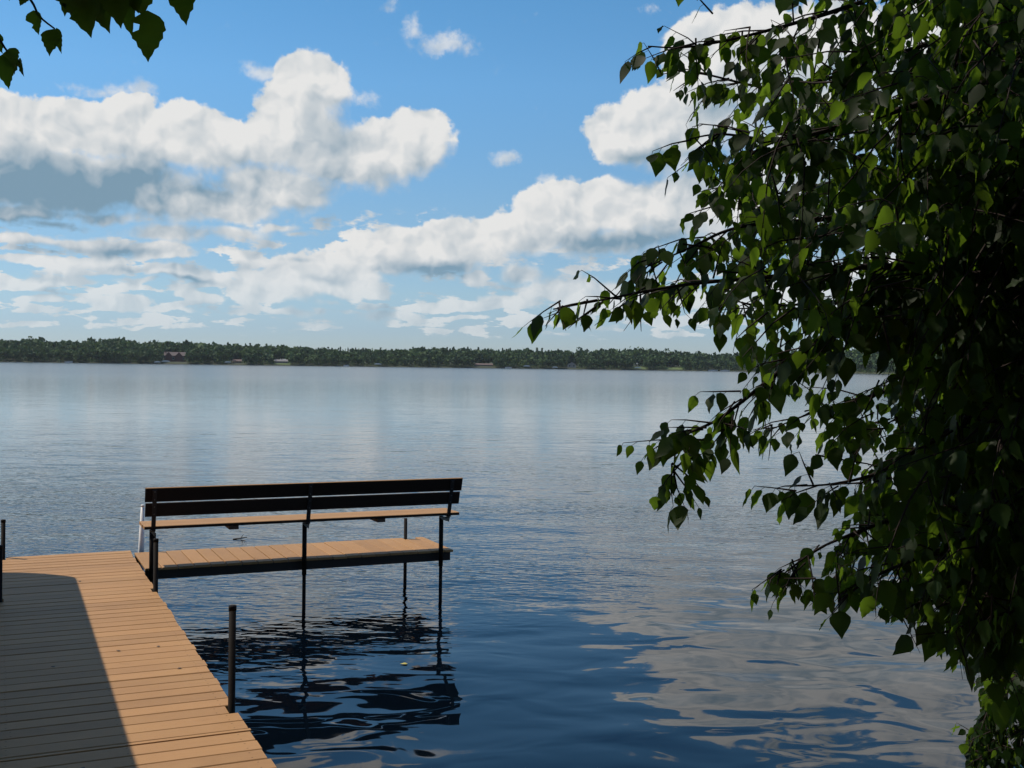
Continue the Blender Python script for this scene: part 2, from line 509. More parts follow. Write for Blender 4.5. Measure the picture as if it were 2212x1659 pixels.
V_L, V_R = -0.03, 1.168
walk = thing('walkway_dock', 'tan plank walkway running from the lower corner out over the lake', 'dock', dk(0.57, 6.2, 0.0), TH)
def wl(v, u, z):
    return (v - 0.57, u - 6.2, z)
proto = None
bounds = []
u = 5.671
while u > 0.9:
    bounds.append((u - 0.1425, u)); u -= 0.1425
bounds.append((5.676, 5.716))
u = 5.718
while u < 11.42:
    bounds.append((u, u + 0.1418)); u += 0.1418
bounds.sort()
WALK_END = bounds[-1][1]
POSTS_R = [(1.160, 9.42, 0.904), (1.150, 6.095, 1.032), (1.155, 2.9, 1.0)]
POSTS_L = [(0.028, 11.53, 0.833), (0.003, 9.43, 0.912), (-0.035, 6.1, 1.0)]
r2 = random.Random(21)
for i, (a, c) in enumerate(bounds):
    gap = r2.choice([0.003, 0.005, 0.007, 0.009, 0.011])
    w = (c - a) - gap
    vl, vr = V_L + r2.uniform(-.006, .004), V_R + r2.uniform(-.007, .007)
    for (pv, pu, pz) in POSTS_R:
        if a - 0.02 < pu < c + 0.005:
            vr = pv - 0.028
    for (pv, pu, pz) in POSTS_L:
        if a - 0.02 < pu < c + 0.005:
            vl = max(vl, pv + 0.028)
    if proto is None:
        mbk = MB(); mbk.cbox(-0.6, 0.6, -0.07, 0.07, -0.034, 0.0, 0.005)
        proto = mbk.build('plank', deck_m, walk)
        o = proto
    else:
        o = same_mesh('plank', proto, walk)
    o.location = wl((vl + vr) / 2, a + gap / 2 + w / 2, DECK + r2.uniform(-.0022, .0012))
    o.scale = ((vr - vl) / 1.2, w / 0.14, 1.0)
    o.rotation_euler = (r2.uniform(-.010, .010), r2.uniform(-.0012, .0012), r2.uniform(-.0016, .0016))
for v0 in (0.02, 0.56, 1.10):
    MB().box(v0 - 0.02 - .57, v0 + 0.02 - .57, 0.95 - 6.2, WALK_END - 0.02 - 6.2, 0.31, DECK - 0.0365).build('stringer', beam_m, walk)
for (pv, pu, pz) in POSTS_R + POSTS_L:
    x, y, _ = wl(pv, pu, 0)
    lean = r2.uniform(-.004, .004)
    pst = MB().tube([(x, y, -1.6), (x + lean, y, pz)], 0.0195, 14).tube([(x, y, 0.30), (x, y, DECK - .04)], 0.0245, 14).build('post', steel_m, walk, True)
    cp = MB().tube([(x + lean, y, pz - .022), (x + lean, y, pz + .003), (x + lean, y, pz + .006)], [0.0218, 0.0218, 0.016], 14).build('cap', steel_m, pst, True)
for u0 in (5.69, 9.42, 6.1, 11.4):
    MB().box(V_L + .03 - .57, V_R - .05 - .57, u0 - .03 - 6.2, u0 + .03 - 6.2, 0.24, 0.305).build('crossbeam', beam_m, walk)

# side platform that carries the bench
plat = thing('bench_platform', 'narrow tan plank platform jutting sideways from the walkway under the bench', 'platform', dk(2.7, 10.94, 0.0), TH)
def pl(v, u, z):
    return (v - 2.7, u - 10.94, z)
P_N, P_F = 10.485, 11.385
proto = None
vedges = [1.196]
for i in range(21):
    vedges.append(1.344 + 0.1452 * i - (0.002 if i > 8 else 0))
vedges = [q for q in vedges if q < 4.15] + [4.195]
extra = 2.655
FR = (3.962, 11.30)
for i in range(len(vedges) - 1):
    a, c = vedges[i], vedges[i + 1]
    gap = r2.choice([0.007, 0.009, 0.010, 0.011]) if i < 10 else r2.choice([0.004, 0.006, 0.008])
    un, uf = P_N + r2.uniform(-.006, .006), P_F + r2.uniform(-.006, .006)
    if a < FR[0] < c:
        uf = FR[1] - 0.03
    if proto is None:
        proto = MB().cbox(-0.45, 0.45, -0.07, 0.07, -0.022, 0.0, 0.0035).build('plank', deck_m, plat)
        o = proto
    else:
        o = same_mesh('plank', proto, plat)
    o.location = pl((a + c) / 2, (un + uf) / 2, DECK + r2.uniform(-.002, .0015))
    o.scale = ((uf - un) / 0.9, (c - a - gap) / 0.14, 1)
    o.rotation_euler = (r2.uniform(-.008, .008), 0, rad(90) + r2.uniform(-.002, .002))
for (u0, nm) in ((10.525, 'fascia_beam'), (11.34, 'rear_beam')):
    MB().box(1.20 - 2.7, 4.165 - 2.7, u0 - .022 - 10.94, u0 + .022 - 10.94, 0.372, DECK - 0.0255).build(nm, beam_m, plat)
for (pv, pu, pz) in ((FR[0], FR[1], 0.703), (1.385, 11.41, 0.66)):
    x, y, _ = pl(pv, pu, 0)
    MB().tube([(x, y, -1.6), (x, y, pz)], 0.0185, 12).build('post', steel_m, plat, True)

# bench
bench = thing('dock_bench', 'long slatted bench with dark two-board back standing on the side platform', 'bench', dk(2.7, 10.5, DECK), TH)
def bl(v, u, z):
    return (v - 2.7, u - 10.5, z - DECK)
B0_, B1_ = 1.175, 4.215
su = 10.40
for i in range(3):
    x0, y0, z0 = bl(B0_ + r2.uniform(-.004, .004), su + 0.131 * i, 0.842)
    x1, y1, z1 = bl(B1_ + r2.uniform(-.004, .004), su + 0.131 * i + 0.128, 0.871 - 0.0015 * i)
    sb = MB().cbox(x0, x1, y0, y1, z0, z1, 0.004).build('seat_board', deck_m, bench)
    sb.data.materials.append(shade_wood_m)          # shade of sides and underside put into the colour
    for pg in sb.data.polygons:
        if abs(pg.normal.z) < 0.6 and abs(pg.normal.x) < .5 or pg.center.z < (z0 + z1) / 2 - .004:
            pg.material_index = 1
# backrest boards lean towards the shore
bz, bu, tz, tu = 0.958, 10.385, 1.222, 10.312
bd = Vector((0, tu - bu, tz - bz)).normalized()
bnrm = Vector((0, bd.z, -bd.y))           # towards the lake
def leaning(x0, x1, s0, s1, t0, t1, nm, mat):
    o0 = Vector(bl(0, bu, bz)) ; o0.x = 0
    c = 0.004
    sec = [(s0 + c, t0), (s1 - c, t0), (s1, t0 + c), (s1, t1 - c), (s1 - c, t1), (s0 + c, t1), (s0, t1 - c), (s0, t0 + c)]
    vs = []
    for x in (x0, x1):
        for s, t in sec:
            q = o0 + bd * s + bnrm * t
            vs.append((x, q.y, q.z))
    fs = [(i, (i + 1) % 8, (i + 1) % 8 + 8, i + 8) for i in range(8)] + [tuple(range(7, -1, -1)), tuple(range(8, 16))]
    return mesh_obj(nm, vs, fs, mat, bench)
leaning(B0_ - 2.7 + .006, B1_ - 2.7 - .012, 0.0, 0.1275, 0, 0.019, 'back_board', shade_wood_m)
leaning(B0_ - 2.7, B1_ - 2.7, 0.1412, 0.270, 0, 0.019, 'back_board', shade_wood_m)
leaning(B0_ - 2.7, B1_ - 2.7, 0.2705, 0.2755, -0.001, 0.020, 'top_strip', deck_m)  # top edge keeps the tan; only the shaded faces are darkened
for v0, lv in ((1.256, 1.249), (2.668, 2.646), (4.105, 4.041)):
    x = v0 - 2.7
    # flat bar behind the boards, foot under the seat, gusset on the post
    bk_ = leaning(x - .019, x + .019, -0.14, 0.262, -0.012, -0.002, 'back_bracket', brace_m)
    o0 = Vector(bl(0, bu, bz)); o0.x = x
    for s_ in (0.03, 0.10, 0.17, 0.245):
        q = o0 + bd * s_ - bnrm * 0.012
        MB().tube([q, q - bnrm * 0.005], 0.006, 6).build('bolt', galv_m, bk_)
    y0 = su - 10.5
    MB().box(x - .019, x + .019, y0 - .012, y0 + .34, 0.833 - DECK, 0.8405 - DECK).build('seat_arm', brace_m, bench)
    gx = (v0 + lv) / 2 - 2.7
    MB().add([(lv - 2.7 - .03, y0 + .022, 0.830 - DECK), (x + .02, y0 + .022, 0.830 - DECK), (x + .012, y0 + .022, 0.775 - DECK), (lv - 2.7, y0 + .022, 0.80 - DECK),
              (lv - 2.7 - .03, y0 + .028, 0.830 - DECK), (x + .02, y0 + .028, 0.830 - DECK), (x + .012, y0 + .028, 0.775 - DECK), (lv - 2.7, y0 + .028, 0.80 - DECK)],
             [(0, 1, 2, 3), (7, 6, 5, 4), (0, 4, 5, 1), (1, 5, 6, 2), (2, 6, 7, 3), (3, 7, 4, 0)]).build('gusset', galv_m, bench)
    lx, ly, _ = bl(lv, 10.447, 0)
    MB().tube([(lx, ly, -1.6 - DECK), (lx, ly, 0.34 - DECK)], 0.0175, 14).tube([(lx, ly, 0.33 - DECK), (lx, ly, 0.832 - DECK)], 0.0222, 14).build('leg', steel_m, bench, True)
for (va, vb) in ((1.931, 2.016), (3.355, 3.438)):
    MB().box(va - 2.7, vb - 2.7, 10.405 - 10.5, 10.76 - 10.5, 0.806 - DECK, 0.8405 - DECK).build('seat_cleat', rust_m, bench)

# white post at the far corner
white_m = simple_mat('white_tube', (0.80, 0.79, 0.75), 0.45, 0.12, 15.0)
lad = thing('white_post', 'white slanted post standing behind the bench at the dock end', 'post', dk(1.29, 11.62, 0.0), TH)
MB().tube([(-0.012, 0.0, -0.9), (-0.004, 0.0, 0.40), (0.008, 0.0, 0.90)], [0.034, 0.031, 0.0165], 16).build('pole', white_m, lad, True)
MB().tube([(0.008, 0.0, 0.9005), (0.0083, 0.0, 0.916)], [0.0185, 0.0175], 16).build('cap', white_m, lad, True)

# boat lift with a canopy beside the walkway (its shade lies on the planks)
lift = thing('boat_lift', 'boat lift with arched canopy shading the planks of the walkway', 'boat lift', dk(-2.4, 7.6, 0.0), TH)
HC = 1.95                                  # canopy edge above the deck
sv, su_ = 0.536, -0.506                   # how far a shadow falls per metre, across and along
def shade_edge(v, u):
    return (v - sv * HC, u - su_ * HC)
outline = [shade_edge(0.60, 4.0), shade_edge(0.602, 6.0), shade_edge(0.61, 8.0), shade_edge(0.615, 9.4), shade_edge(0.615, 10.20), shade_edge(0.60, 10.27), shade_edge(0.55, 10.34), shade_edge(0.45, 10.44), shade_edge(0.30, 10.575), shade_edge(0.13, 10.68), shade_edge(-0.05, 10.745), shade_edge(-0.4, 10.80)]
mid = -0.4 - sv * HC - 1.15
full = outline + [(2 * mid - v, u) for v, u in reversed(outline)]
cv = []
rings_n = 5
cu = sum(q[1] for q in full) / len(full)
for r_ in range(rings_n):
    t = r_ / (rings_n - 1)
    for (v, u) in full:
        vv = mid + (v - mid) * (1 - 0.92 * t)
        uu = cu + (u - cu) * (1 - 0.45 * t)
        cv.append((vv + 2.4, uu - 7.6, DECK + HC + 0.62 * (1 - (1 - t) ** 2)))
n_ = len(full)
cf = [(r_ * n_ + i, r_ * n_ + (i + 1) % n_, (r_ + 1) * n_ + (i + 1) % n_, (r_ + 1) * n_ + i) for r_ in range(rings_n - 1) for i in range(n_)]
cf.append(tuple(range((rings_n - 1) * n_, rings_n * n_)))
canvas_m = simple_mat('canopy_canvas', (0.10, 0.13, 0.17), 0.8, 0.15, 5.0)
canopy = mesh_obj('canopy', cv, cf, canvas_m, lift, True)
md = canopy.modifiers.new('thick', 'SOLIDIFY'); md.thickness = 0.01
alu_m = simple_mat('lift_aluminium', (0.45, 0.45, 0.46), 0.4, 0.15, 9.0, metallic=0.7)
lv0, lv1 = mid - 1.25, mid + 1.25
for v in (lv0, lv1):
    for u in (5.6, 10.2):
        MB().box(v + 2.4 - .05, v + 2.4 + .05, u - 7.6 - .05, u - 7.6 + .05, -1.4, DECK + HC + 0.15).build('lift_leg', alu_m, lift)
    MB().box(v + 2.4 - .04, v + 2.4 + .04, 5.66 - 7.6, 10.14 - 7.6, 0.15, 0.27).build('side_rail', alu_m, lift)
    MB().tube([(v + 2.4, 5.3 - 7.6, DECK + HC + .12), (v + 2.4, 10.5 - 7.6, DECK + HC + .12)], 0.025, 8).build('canopy_bar', alu_m, lift, True)
for u in (5.6, 10.2):
    MB().box(lv0 + 2.4 + .06, lv1 + 2.4 - .06, u - 7.6 - .04, u - 7.6 + .04, 0.0, 0.10).build('cross_beam', alu_m, lift)

# ------------------------------------------------------------------ far shore
SHX = [-500, -200, 0, 600, 1100, 1560, 1700, 1850, 2000, 2150, 2400, 2800]
SHZ = [700, 740, 770, 810, 860, 880, 860, 760, 640, 590, 560, 540]
def shore_z(x):
    return float(np.interp(x, SHX, SHZ))
def far_pos(x, back=0.0, z=0.0):
    d = ray(x, 790.0)
    q = Vector((d.x / d.y, 1.0, 0)) * (shore_z(x) + back)
    return Vector((q.x, q.y, z))
PXM = lambda dist: 2212 * FPX / dist          # view pixels per metre

# land behind the waterline, one sheet on to the skyline
land_m = simple_mat('far_ground', (0.035, 0.045, 0.018), 0.95, 0.4, 0.05)
lv_, lf_ = [], []
lx_ = list(range(-900, 3200, 25))
prof = [(-4, -0.5), (0.5, 0.35), (3, 0.9), (14, 1.6), (60, 3.0), (220, 5.0), (3000, 8.0), (7000, 8.0)]
for x in lx_:
    jit = mnoise.noise(Vector((x * 0.012, 3.3, 0))) * 1.5
    for bk, z in prof:
        lv_.append(far_pos(x, bk + jit, z))
for i in range(len(lx_) - 1):
    for j in range(len(prof) - 1):
        k0 = i * len(prof) + j
        lf_.append((k0, k0 + len(prof), k0 + len(prof) + 1, k0 + 1))
far_land = mesh_obj('far_land', lv_, lf_, land_m, smooth=True)
far_land['kind'] = 'structure'

def foliage_mat(name, base, dark, tr):
    mt = bpy.data.materials.new(name); mt.use_nodes = True
    N = NT(mt.node_tree); b = next(n for n in mt.node_tree.nodes if n.type == 'BSDF_PRINCIPLED')
    g = N.node('ShaderNodeNewGeometry')
    at_ = N.node('ShaderNodeAttribute', attribute_name='hue')
    n1 = N.noise(g.outputs['Position'], 0.08, 3.0, 0.6)
    f = N.math('ADD', N.math('MULTIPLY', n1, 0.35), N.math('MULTIPLY', at_.outputs['Fac'], 0.75))
    f = N.math('ADD', f, N.math('MULTIPLY', N.math('SUBTRACT', g.outputs['Random Per Island'], 0.5), 0.12), clamp=True)
    c = N.mix(f, dark + (1,), base + (1,))
    N.put(b.inputs['Base Color'], c)
    b.inputs['Roughness'].default_value = 0.7
    b.inputs['Specular IOR Level'].default_value = 0.2
    tl = N.node('ShaderNodeBsdfTranslucent'); N.put(tl.inputs[0], c)
    ms = N.node('ShaderNodeMixShader'); ms.inputs[0].default_value = tr
    out = next(n for n in mt.node_tree.nodes if n.type == 'OUTPUT_MATERIAL')
    mt.node_tree.links.new(b.outputs[0], ms.inputs[1]); mt.node_tree.links.new(tl.outputs[0], ms.inputs[2])
    mt.node_tree.links.new(ms.outputs[0], out.inputs[0])
    return mt
forest_m = foliage_mat('far_foliage', (0.115, 0.185, 0.058), (0.034, 0.072, 0.030), 0.2)
bark_far = simple_mat('far_bark', (0.05, 0.04, 0.03), 0.9, 0.3, 0.5)

nr = np.random.RandomState(5)
def crown_cloud(h, w, kind, nq, q):
    """leaf clumps of one tree: (n,4,3) quads, foot at the origin"""
    if kind == 'conifer':
        t = nr.rand(nq) ** 0.75
        r = (1 - t) * w * 0.5 * (0.55 + 0.45 * nr.rand(nq)) + 0.1
        a = nr.rand(nq) * 2 * np.pi
        c = np.stack([r * np.cos(a), r * np.sin(a), h * (0.10 + 0.9 * t)], 1)
    else:
        lob = nr.randint(3, 6)
        lc = np.stack([nr.uniform(-.25, .25, lob) * w, nr.uniform(-.25, .25, lob) * w, h * nr.uniform(0.35, 0.82, lob)], 1)
        lr = w * nr.uniform(0.22, 0.36, lob)
        lc[0] = (0, 0, h - lr[0] * 1.0)
        k = nr.randint(0, lob, nq)
        d = nr.normal(size=(nq, 3)); d /= np.linalg.norm(d, axis=1)[:, None]
        c = lc[k] + d * lr[k][:, None] * nr.uniform(0.75, 1.08, nq)[:, None] * np.array([1, 1, 0.95])
        c[:, 2] = np.clip(c[:, 2], h * 0.06, None)
    n1 = nr.normal(size=(nq, 3)); n1 /= np.linalg.norm(n1, axis=1)[:, None]
    n2 = np.cross(n1, nr.normal(size=(nq, 3))); n2 /= np.linalg.norm(n2, axis=1)[:, None]
    s = q * nr.uniform(0.6, 1.3, nq)[:, None]
    return np.stack([c - n1 * s, c - n2 * s * 0.8, c + n1 * s, c + n2 * s * 0.8], 1)

def cloud_mesh(name, quads, hues, mat, parent=None):
    q = np.concatenate(quads)
    n = len(q)
    me = bpy.data.meshes.new(name)
    me.vertices.add(n * 4); me.loops.add(n * 4); me.polygons.add(n)
    me.vertices.foreach_set('co', q.reshape(-1).astype(np.float32))
    me.loops.foreach_set('vertex_index', np.arange(n * 4, dtype=np.int32))
    me.polygons.foreach_set('loop_start', np.arange(0, n * 4, 4, dtype=np.int32))
    me.update(calc_edges=True)
    at_ = me.attributes.new('hue', 'FLOAT', 'POINT')
    at_.data.foreach_set('value', np.repeat(np.concatenate(hues), 4).astype(np.float32))
    me.materials.append(mat)
    o = bpy.data.objects.new(name, me); COL.objects.link(o); o.parent = parent
    return o

TOPX = [-500, 0, 60, 100, 180, 205, 280, 300, 400, 470, 530, 620, 700, 800, 870, 895, 1000, 1250, 1350, 1400, 1450, 1560, 1640, 1800, 1900, 2000, 2100, 2300, 2800]
TOPY = [738, 741, 738, 743, 742, 739, 739, 743, 745, 748, 750, 752, 758, 759, 760, 756, 758, 762, 760, 760, 764, 768, 766, 764, 752, 744, 742, 738, 736]
def water_y(x):
    p = far_pos(x) - CAMP
    return 829.5 - 2212 * FPX * p.dot(U_) / p.dot(F_)
quads, hues = [], []
def plant(x, back, ground, h, kind, nq):
    p = far_pos(x, back, ground)
    w = h * (nr.uniform(0.7, 1.05) if kind != 'conifer' else nr.uniform(0.24, 0.36))
    qd = crown_cloud(h, w, kind, nq, 0.135 * h if kind != 'conifer' else 0.085 * h)
    quads.append(qd + np.array(p)[None, None, :])
    tone = nr.choice([-.1, .05, .2, .4, .75], p=[.2, .25, .25, .2, .1]) if kind != 'conifer' else nr.uniform(-0.15, 0.1)
    hues.append(np.full(nq, tone))
CLEAR = [(352, 404), (500, 524), (588, 624), (1022, 1066), (1222, 1248), (1372, 1392), (1440, 1470)]
for row, (back, gz, frac, step) in enumerate([(7, 0.9, 0.60, 4.6), (17, 1.5, 0.76, 4.6), (34, 2.2, 0.88, 4.6), (56, 2.9, 0.96, 4.8), (85, 3.4, 1.02, 5.0), (120, 3.8, 1.05, 6.0)]):
    x = -420.0
    while x < 2750:
        bk = back + nr.uniform(-5, 5)
        d = shore_z(x) + bk
        top = np.interp(x, TOPX, TOPY)
        hh = (water_y(x) - top) / PXM(d) * frac * nr.uniform(0.80, 1.04) - gz * 0.75
        open_ = any(a - 2 < x < c + 2 for a, c in CLEAR) and row < (3 if 352 <= x <= 404 else 2)
        if not open_ and hh > 2:
            con = nr.rand() < (0.08 if x < 650 else 0.22)
            plant(x, bk, gz, hh * (1.08 if con else 1.0), 'conifer' if con else 'broadleaf', 46 if con else 64)
        x += step * nr.uniform(0.6, 1.4) * (1.0 if -50 < x < 2250 else 2.2)
# undergrowth along the bank
x = -420.0
while x < 2750:
    if not any(a < x < c for a, c in CLEAR):
        h_ = nr.uniform(1.2, 4.2)
        p = far_pos(x, nr.uniform(0.8, 5), 0.25)
        qd = crown_cloud(h_, h_ * 1.6, 'broadleaf', 16, 0.14 * h_)
        quads.append(qd + np.array(p)[None, None, :]); hues.append(np.full(16, nr.uniform(0.1, 0.9)))
    x += nr.uniform(1.5, 3.5)
forest = cloud_mesh('far_forest', quads, hues, forest_m)
forest['kind'] = 'stuff'
tag(forest, 'dark green mixed wood along the far shore of the lake', 'forest')

# trees that stand out above the wood
def far_tree(x, top_y, kind, label, group=None, tone=0.2, name=None):
    d = shore_z(x) + 60
    h = (water_y(x) - top_y) / PXM(d) + 0.6
    p = far_pos(x, 60, 2.6)
    h -= 2.2
    t = thing(name or ('pine_tree' if kind == 'conifer' else 'broadleaf_tree'), label, 'tree', p, 0, group)
    w = h * (0.30 if kind == 'conifer' else 0.62)
    cloud_mesh('crown', [crown_cloud(h, w, kind, 110, 0.055 * h)], [np.full(110, tone)], forest_m, t)
    MB().tube([(0, 0, -0.5), (0, 0, h * 0.8)], [0.28, 0.08], 6).build('trunk', bark_far, t)
    return t
far_tree(64, 730, 'broadleaf', 'tallest rounded tree at the far left end of the treeline', tone=0.3)
far_tree(14, 738, 'broadleaf', 'bushy tree beside the picture edge on the far left shore', tone=0.15)
far_tree(140, 741, 'broadleaf', 'small pointed tree right of the tallest one on the far shore', tone=0.2)
far_tree(402, 737, 'conifer', 'thin pine rising behind the red lakeside house', tone=0.05)
far_tree(540, 744, 'conifer', 'pine poking above the treeline between red house and grey cottage', tone=0.05)
far_tree(618, 750, 'broadleaf', 'pale green tree above the long grey cottage', tone=0.85)
ORD = ['first', 'second', 'third', 'fourth', 'fifth', 'sixth', 'seventh', 'eighth', 'ninth', 'tenth', 'last']
for i_, (x, y) in enumerate(((700, 754), (735, 753), (768, 755), (912, 752), (1010, 753), (1085, 756), (1205, 757), (1316, 757), (1470, 761), (1510, 762), (1545, 764))):
    far_tree(x, y, 'conifer', ORD[i_] + ' of eleven dark pine spires on the far skyline, counted from the red house side', 'pines breaking the far skyline', 0.02)
far_tree(1250, 752, 'broadleaf', 'lone dark round-topped tree sticking up at the middle of the skyline', tone=0.0)
far_tree(1440, 755, 'broadleaf', 'broad dark tree on the skyline near the white gabled house', tone=0.05)
far_tree(1352, 755, 'broadleaf', 'round dark tree on the skyline right of the white boat house', tone=0.1)

# cottages on the far shore
glass_m = simple_mat('far_glass', (0.03, 0.04, 0.05), 0.15, 0.2, 1.0)
trim_m = simple_mat('far_trim', (0.6, 0.6, 0.57), 0.6, 0.1, 1.0)
def cottage(name, label, x, w_px, base_px, wall_px, roof_px, wallc, roofc, back=16, gable=False, wins=3, cat='house', zb=None, depth=7.0):
    d = shore_z(x) + back
    k = 1.0 / PXM(d)
    w, wh, rh = w_px * k, wall_px * k, roof_px * k
    z0 = max(0.9, base_px * k) if zb is None else zb
    p = far_pos(x, back, z0)
    az = math.atan2(p.x, p.y)
    t = thing(name, label, cat, p, -az)
    wall_m = simple_mat(name + '_wall', wallc, 0.8, 0.15, 0.6)
    roof_m = simple_mat(name + '_roof', roofc, 0.8, 0.2, 0.8)
    MB().box(-w / 2, w / 2, 0, depth, -1.2, wh).build('wall', wall_m, t)
    o = 0.35
    if gable:
        vs = [(-w / 2 - o, -o, wh), (w / 2 + o, -o, wh), (0, -o, wh + rh), (-w / 2 - o, depth + o, wh), (w / 2 + o, depth + o, wh), (0, depth + o, wh + rh)]
        rf = mesh_obj('roof', vs, [(0, 2, 5, 3), (1, 4, 5, 2), (0, 3, 4, 1), (3, 5, 4)], roof_m, t)
        mesh_obj('gable', [(-w / 2, -0.04, wh + .01), (w / 2, -0.04, wh + .01), (0, -0.04, wh + rh * .92), (-w / 2, 0.1, wh + .01), (w / 2, 0.1, wh + .01), (0, 0.1, wh + rh * .92)],
                 [(0, 1, 2), (5, 4, 3), (0, 3, 4, 1), (1, 4, 5, 2), (2, 5, 3, 0)], wall_m, t)
    else:
        vs = [(-w / 2 - o, -o, wh), (w / 2 + o, -o, wh), (-w / 2 - o, depth + o, wh), (w / 2 + o, depth + o, wh), (-w / 2 - o, depth / 2, wh + rh), (w / 2 + o, depth / 2, wh + rh)]
        rf = mesh_obj('roof', vs, [(0, 1, 5, 4), (2, 4, 5, 3), (0, 4, 2), (1, 3, 5), (0, 2, 3, 1)], roof_m, t)
    for i in range(wins):
        cx = -w / 2 + w * (i + 0.5) / wins
        ww = min(1.3, w / wins * 0.5)
        wn = MB().box(cx - ww / 2 - .08, cx + ww / 2 + .08, -0.06, -0.003, wh * .36, wh * .80).build('window', trim_m, t)
        MB().box(cx - ww / 2, cx + ww / 2, -0.075, -0.0605, wh * .40, wh * .76).build('pane', glass_m, wn)
    MB().box(w * .36, w * .36 + 0.9, -0.05, -0.004, 0.0, min(2.0, wh * .34 + .01)).build('door', trim_m if gable else roof_m, t)
    return t, w, wh, rh, d, k
red = cottage('lake_house', 'large reddish brown house with several roofs among far shore trees', 378, 44, 5, 13, 8, (0.11, 0.05, 0.042), (0.11, 0.085, 0.08), 22, wins=6, depth=9)
t_, w_, wh_, rh_, d_, k_ = red
roof_r = simple_mat('lake_house_gable_roof', (0.10, 0.08, 0.075), 0.8, 0.2, 0.8)
wall_r = simple_mat('lake_house_gable_wall', (0.12, 0.05, 0.042), 0.8, 0.2, 0.8)
for gx in (-0.30, 0.18):
    gw = w_ * 0.30
    cx = gx * w_
    mesh_obj('gable_wing', [(cx - gw / 2, -1.6, -1), (cx + gw / 2, -1.6, -1), (cx + gw / 2, -1.6, wh_), (cx, -1.6, wh_ + rh_ * .9), (cx - gw / 2, -1.6, wh_),
                            (cx - gw / 2, -.08, -1), (cx + gw / 2, -.08, -1), (cx + gw / 2, -.08, wh_), (cx, -.08, wh_ + rh_ * .9), (cx - gw / 2, -.08, wh_)],
             [(0, 1, 2, 3, 4), (9, 8, 7, 6, 5), (0, 5, 6, 1), (1, 6, 7, 2), (4, 9, 5, 0)], wall_r, t_)
    mesh_obj('gable_roof', [(cx - gw * .6, -1.9, wh_ - .3), (cx, -1.9, wh_ + rh_), (cx + gw * .6, -1.9, wh_ - .3), (cx - gw * .6, 4, wh_ - .3), (cx, 4, wh_ + rh_), (cx + gw * .6, 4, wh_ - .3)],
             [(0, 1, 4, 3), (1, 2, 5, 4)], roof_r, t_)
MB().box(-w_ * .46, -w_ * .43, 3.0, 3.9, wh_, wh_ + rh_ * 1.35).build('chimney', roof_r, t_)
cottage('brown_cabin', 'small brown cabin low on the far shore right of the red house', 512, 18, 3, 5, 4, (0.17, 0.11, 0.09), (0.13, 0.09, 0.08), 12, wins=2)
cottage('grey_cottage', 'long low grey cottage with pale roof on the far shore', 605, 32, 3, 6, 4, (0.16, 0.15, 0.14), (0.20, 0.20, 0.20), 12, wins=5)
cottage('brick_cottage', 'wide low brownish cottage half hidden below mid-shore trees', 1044, 40, 3, 4, 3, (0.17, 0.105, 0.085), (0.14, 0.10, 0.09), 14, wins=5)
cottage('pale_boathouse', 'pale grey two-storey boathouse at the far waterline in mid picture', 1235, 18, 1, 8, 5, (0.33, 0.31, 0.29), (0.20, 0.17, 0.16), 8, gable=True, wins=2)
cottage('white_gabled_house', 'small white gabled house on a lawn on the far right shore', 1382, 10, 8, 6, 4, (0.62, 0.62, 0.6), (0.22, 0.22, 0.22), 40, gable=True, wins=2, depth=6)
cottage('white_cottage', 'white cottage beside bright lawn nearest the birch leaves across the lake', 1450, 13, 7, 7, 4, (0.58, 0.58, 0.56), (0.3, 0.3, 0.3), 34, gable=True, wins=2, depth=6)
# lawns
lawn_m = simple_mat('far_lawn', (0.10, 0.15, 0.045), 0.9, 0.25, 0.2)
for (a, c, nm) in ((1366, 1400, 'lawn_by_gabled_house'), (1436, 1476, 'lawn_by_white_cottage'), (418, 440, 'lawn_by_red_house'), (590, 628, 'lawn_by_grey_cottage')):
    vs = []
    xs_ = np.linspace(a, c, 9)
    for x in xs_:
        jit = mnoise.noise(Vector((x * 0.012, 3.3, 0))) * 1.5
        vs += [far_pos(x, 1.5 + jit, 0.75), far_pos(x, 15 + jit, 2.0), far_pos(x, 40, 3.2)]
    fs = [(i * 3 + j, i * 3 + 3 + j, i * 3 + 4 + j, i * 3 + 1 + j) for i in range(8) for j in range(2)]
    o = mesh_obj(nm, vs, fs, lawn_m); o['kind'] = 'structure'

# boats, lifts and piers along the far waterline
lift_white = simple_mat('far_white', (0.72, 0.72, 0.70), 0.5, 0.05, 1.0)
pier_m = simple_mat('far_pier_wood', (0.22, 0.19, 0.16), 0.8, 0.2, 1.0)
def shelter(x, label, w=5.0, h=2.6):
    p = far_pos(x, -9, 0.0); az = math.atan2(p.x, p.y)
    t = thing('far_boat_shelter', label, 'boat lift', p, -az)
    vs, fs = [], []
    for j, y in enumerate((-2.5, 2.5)):
        for i in range(7):
            a = math.pi * i / 6
            vs.append((-math.cos(a) * w / 2, y, h - 0.9 + math.sin(a) * 0.9))
    for i in range(6):
        fs.append((i, i + 1, i + 8, i + 7))
    fs += [tuple(range(6, -1, -1)), tuple(range(7, 14))]
    mesh_obj('canopy', vs, fs, lift_white, t)
    for sx in (-1, 1):
        for sy in (-1, 1):
            MB().box(sx * (w / 2 - .1) - .06, sx * (w / 2 - .1) + .06, sy * 2.3 - .06, sy * 2.3 + .06, -1.0, h - 0.85).build('leg', pier_m, t)
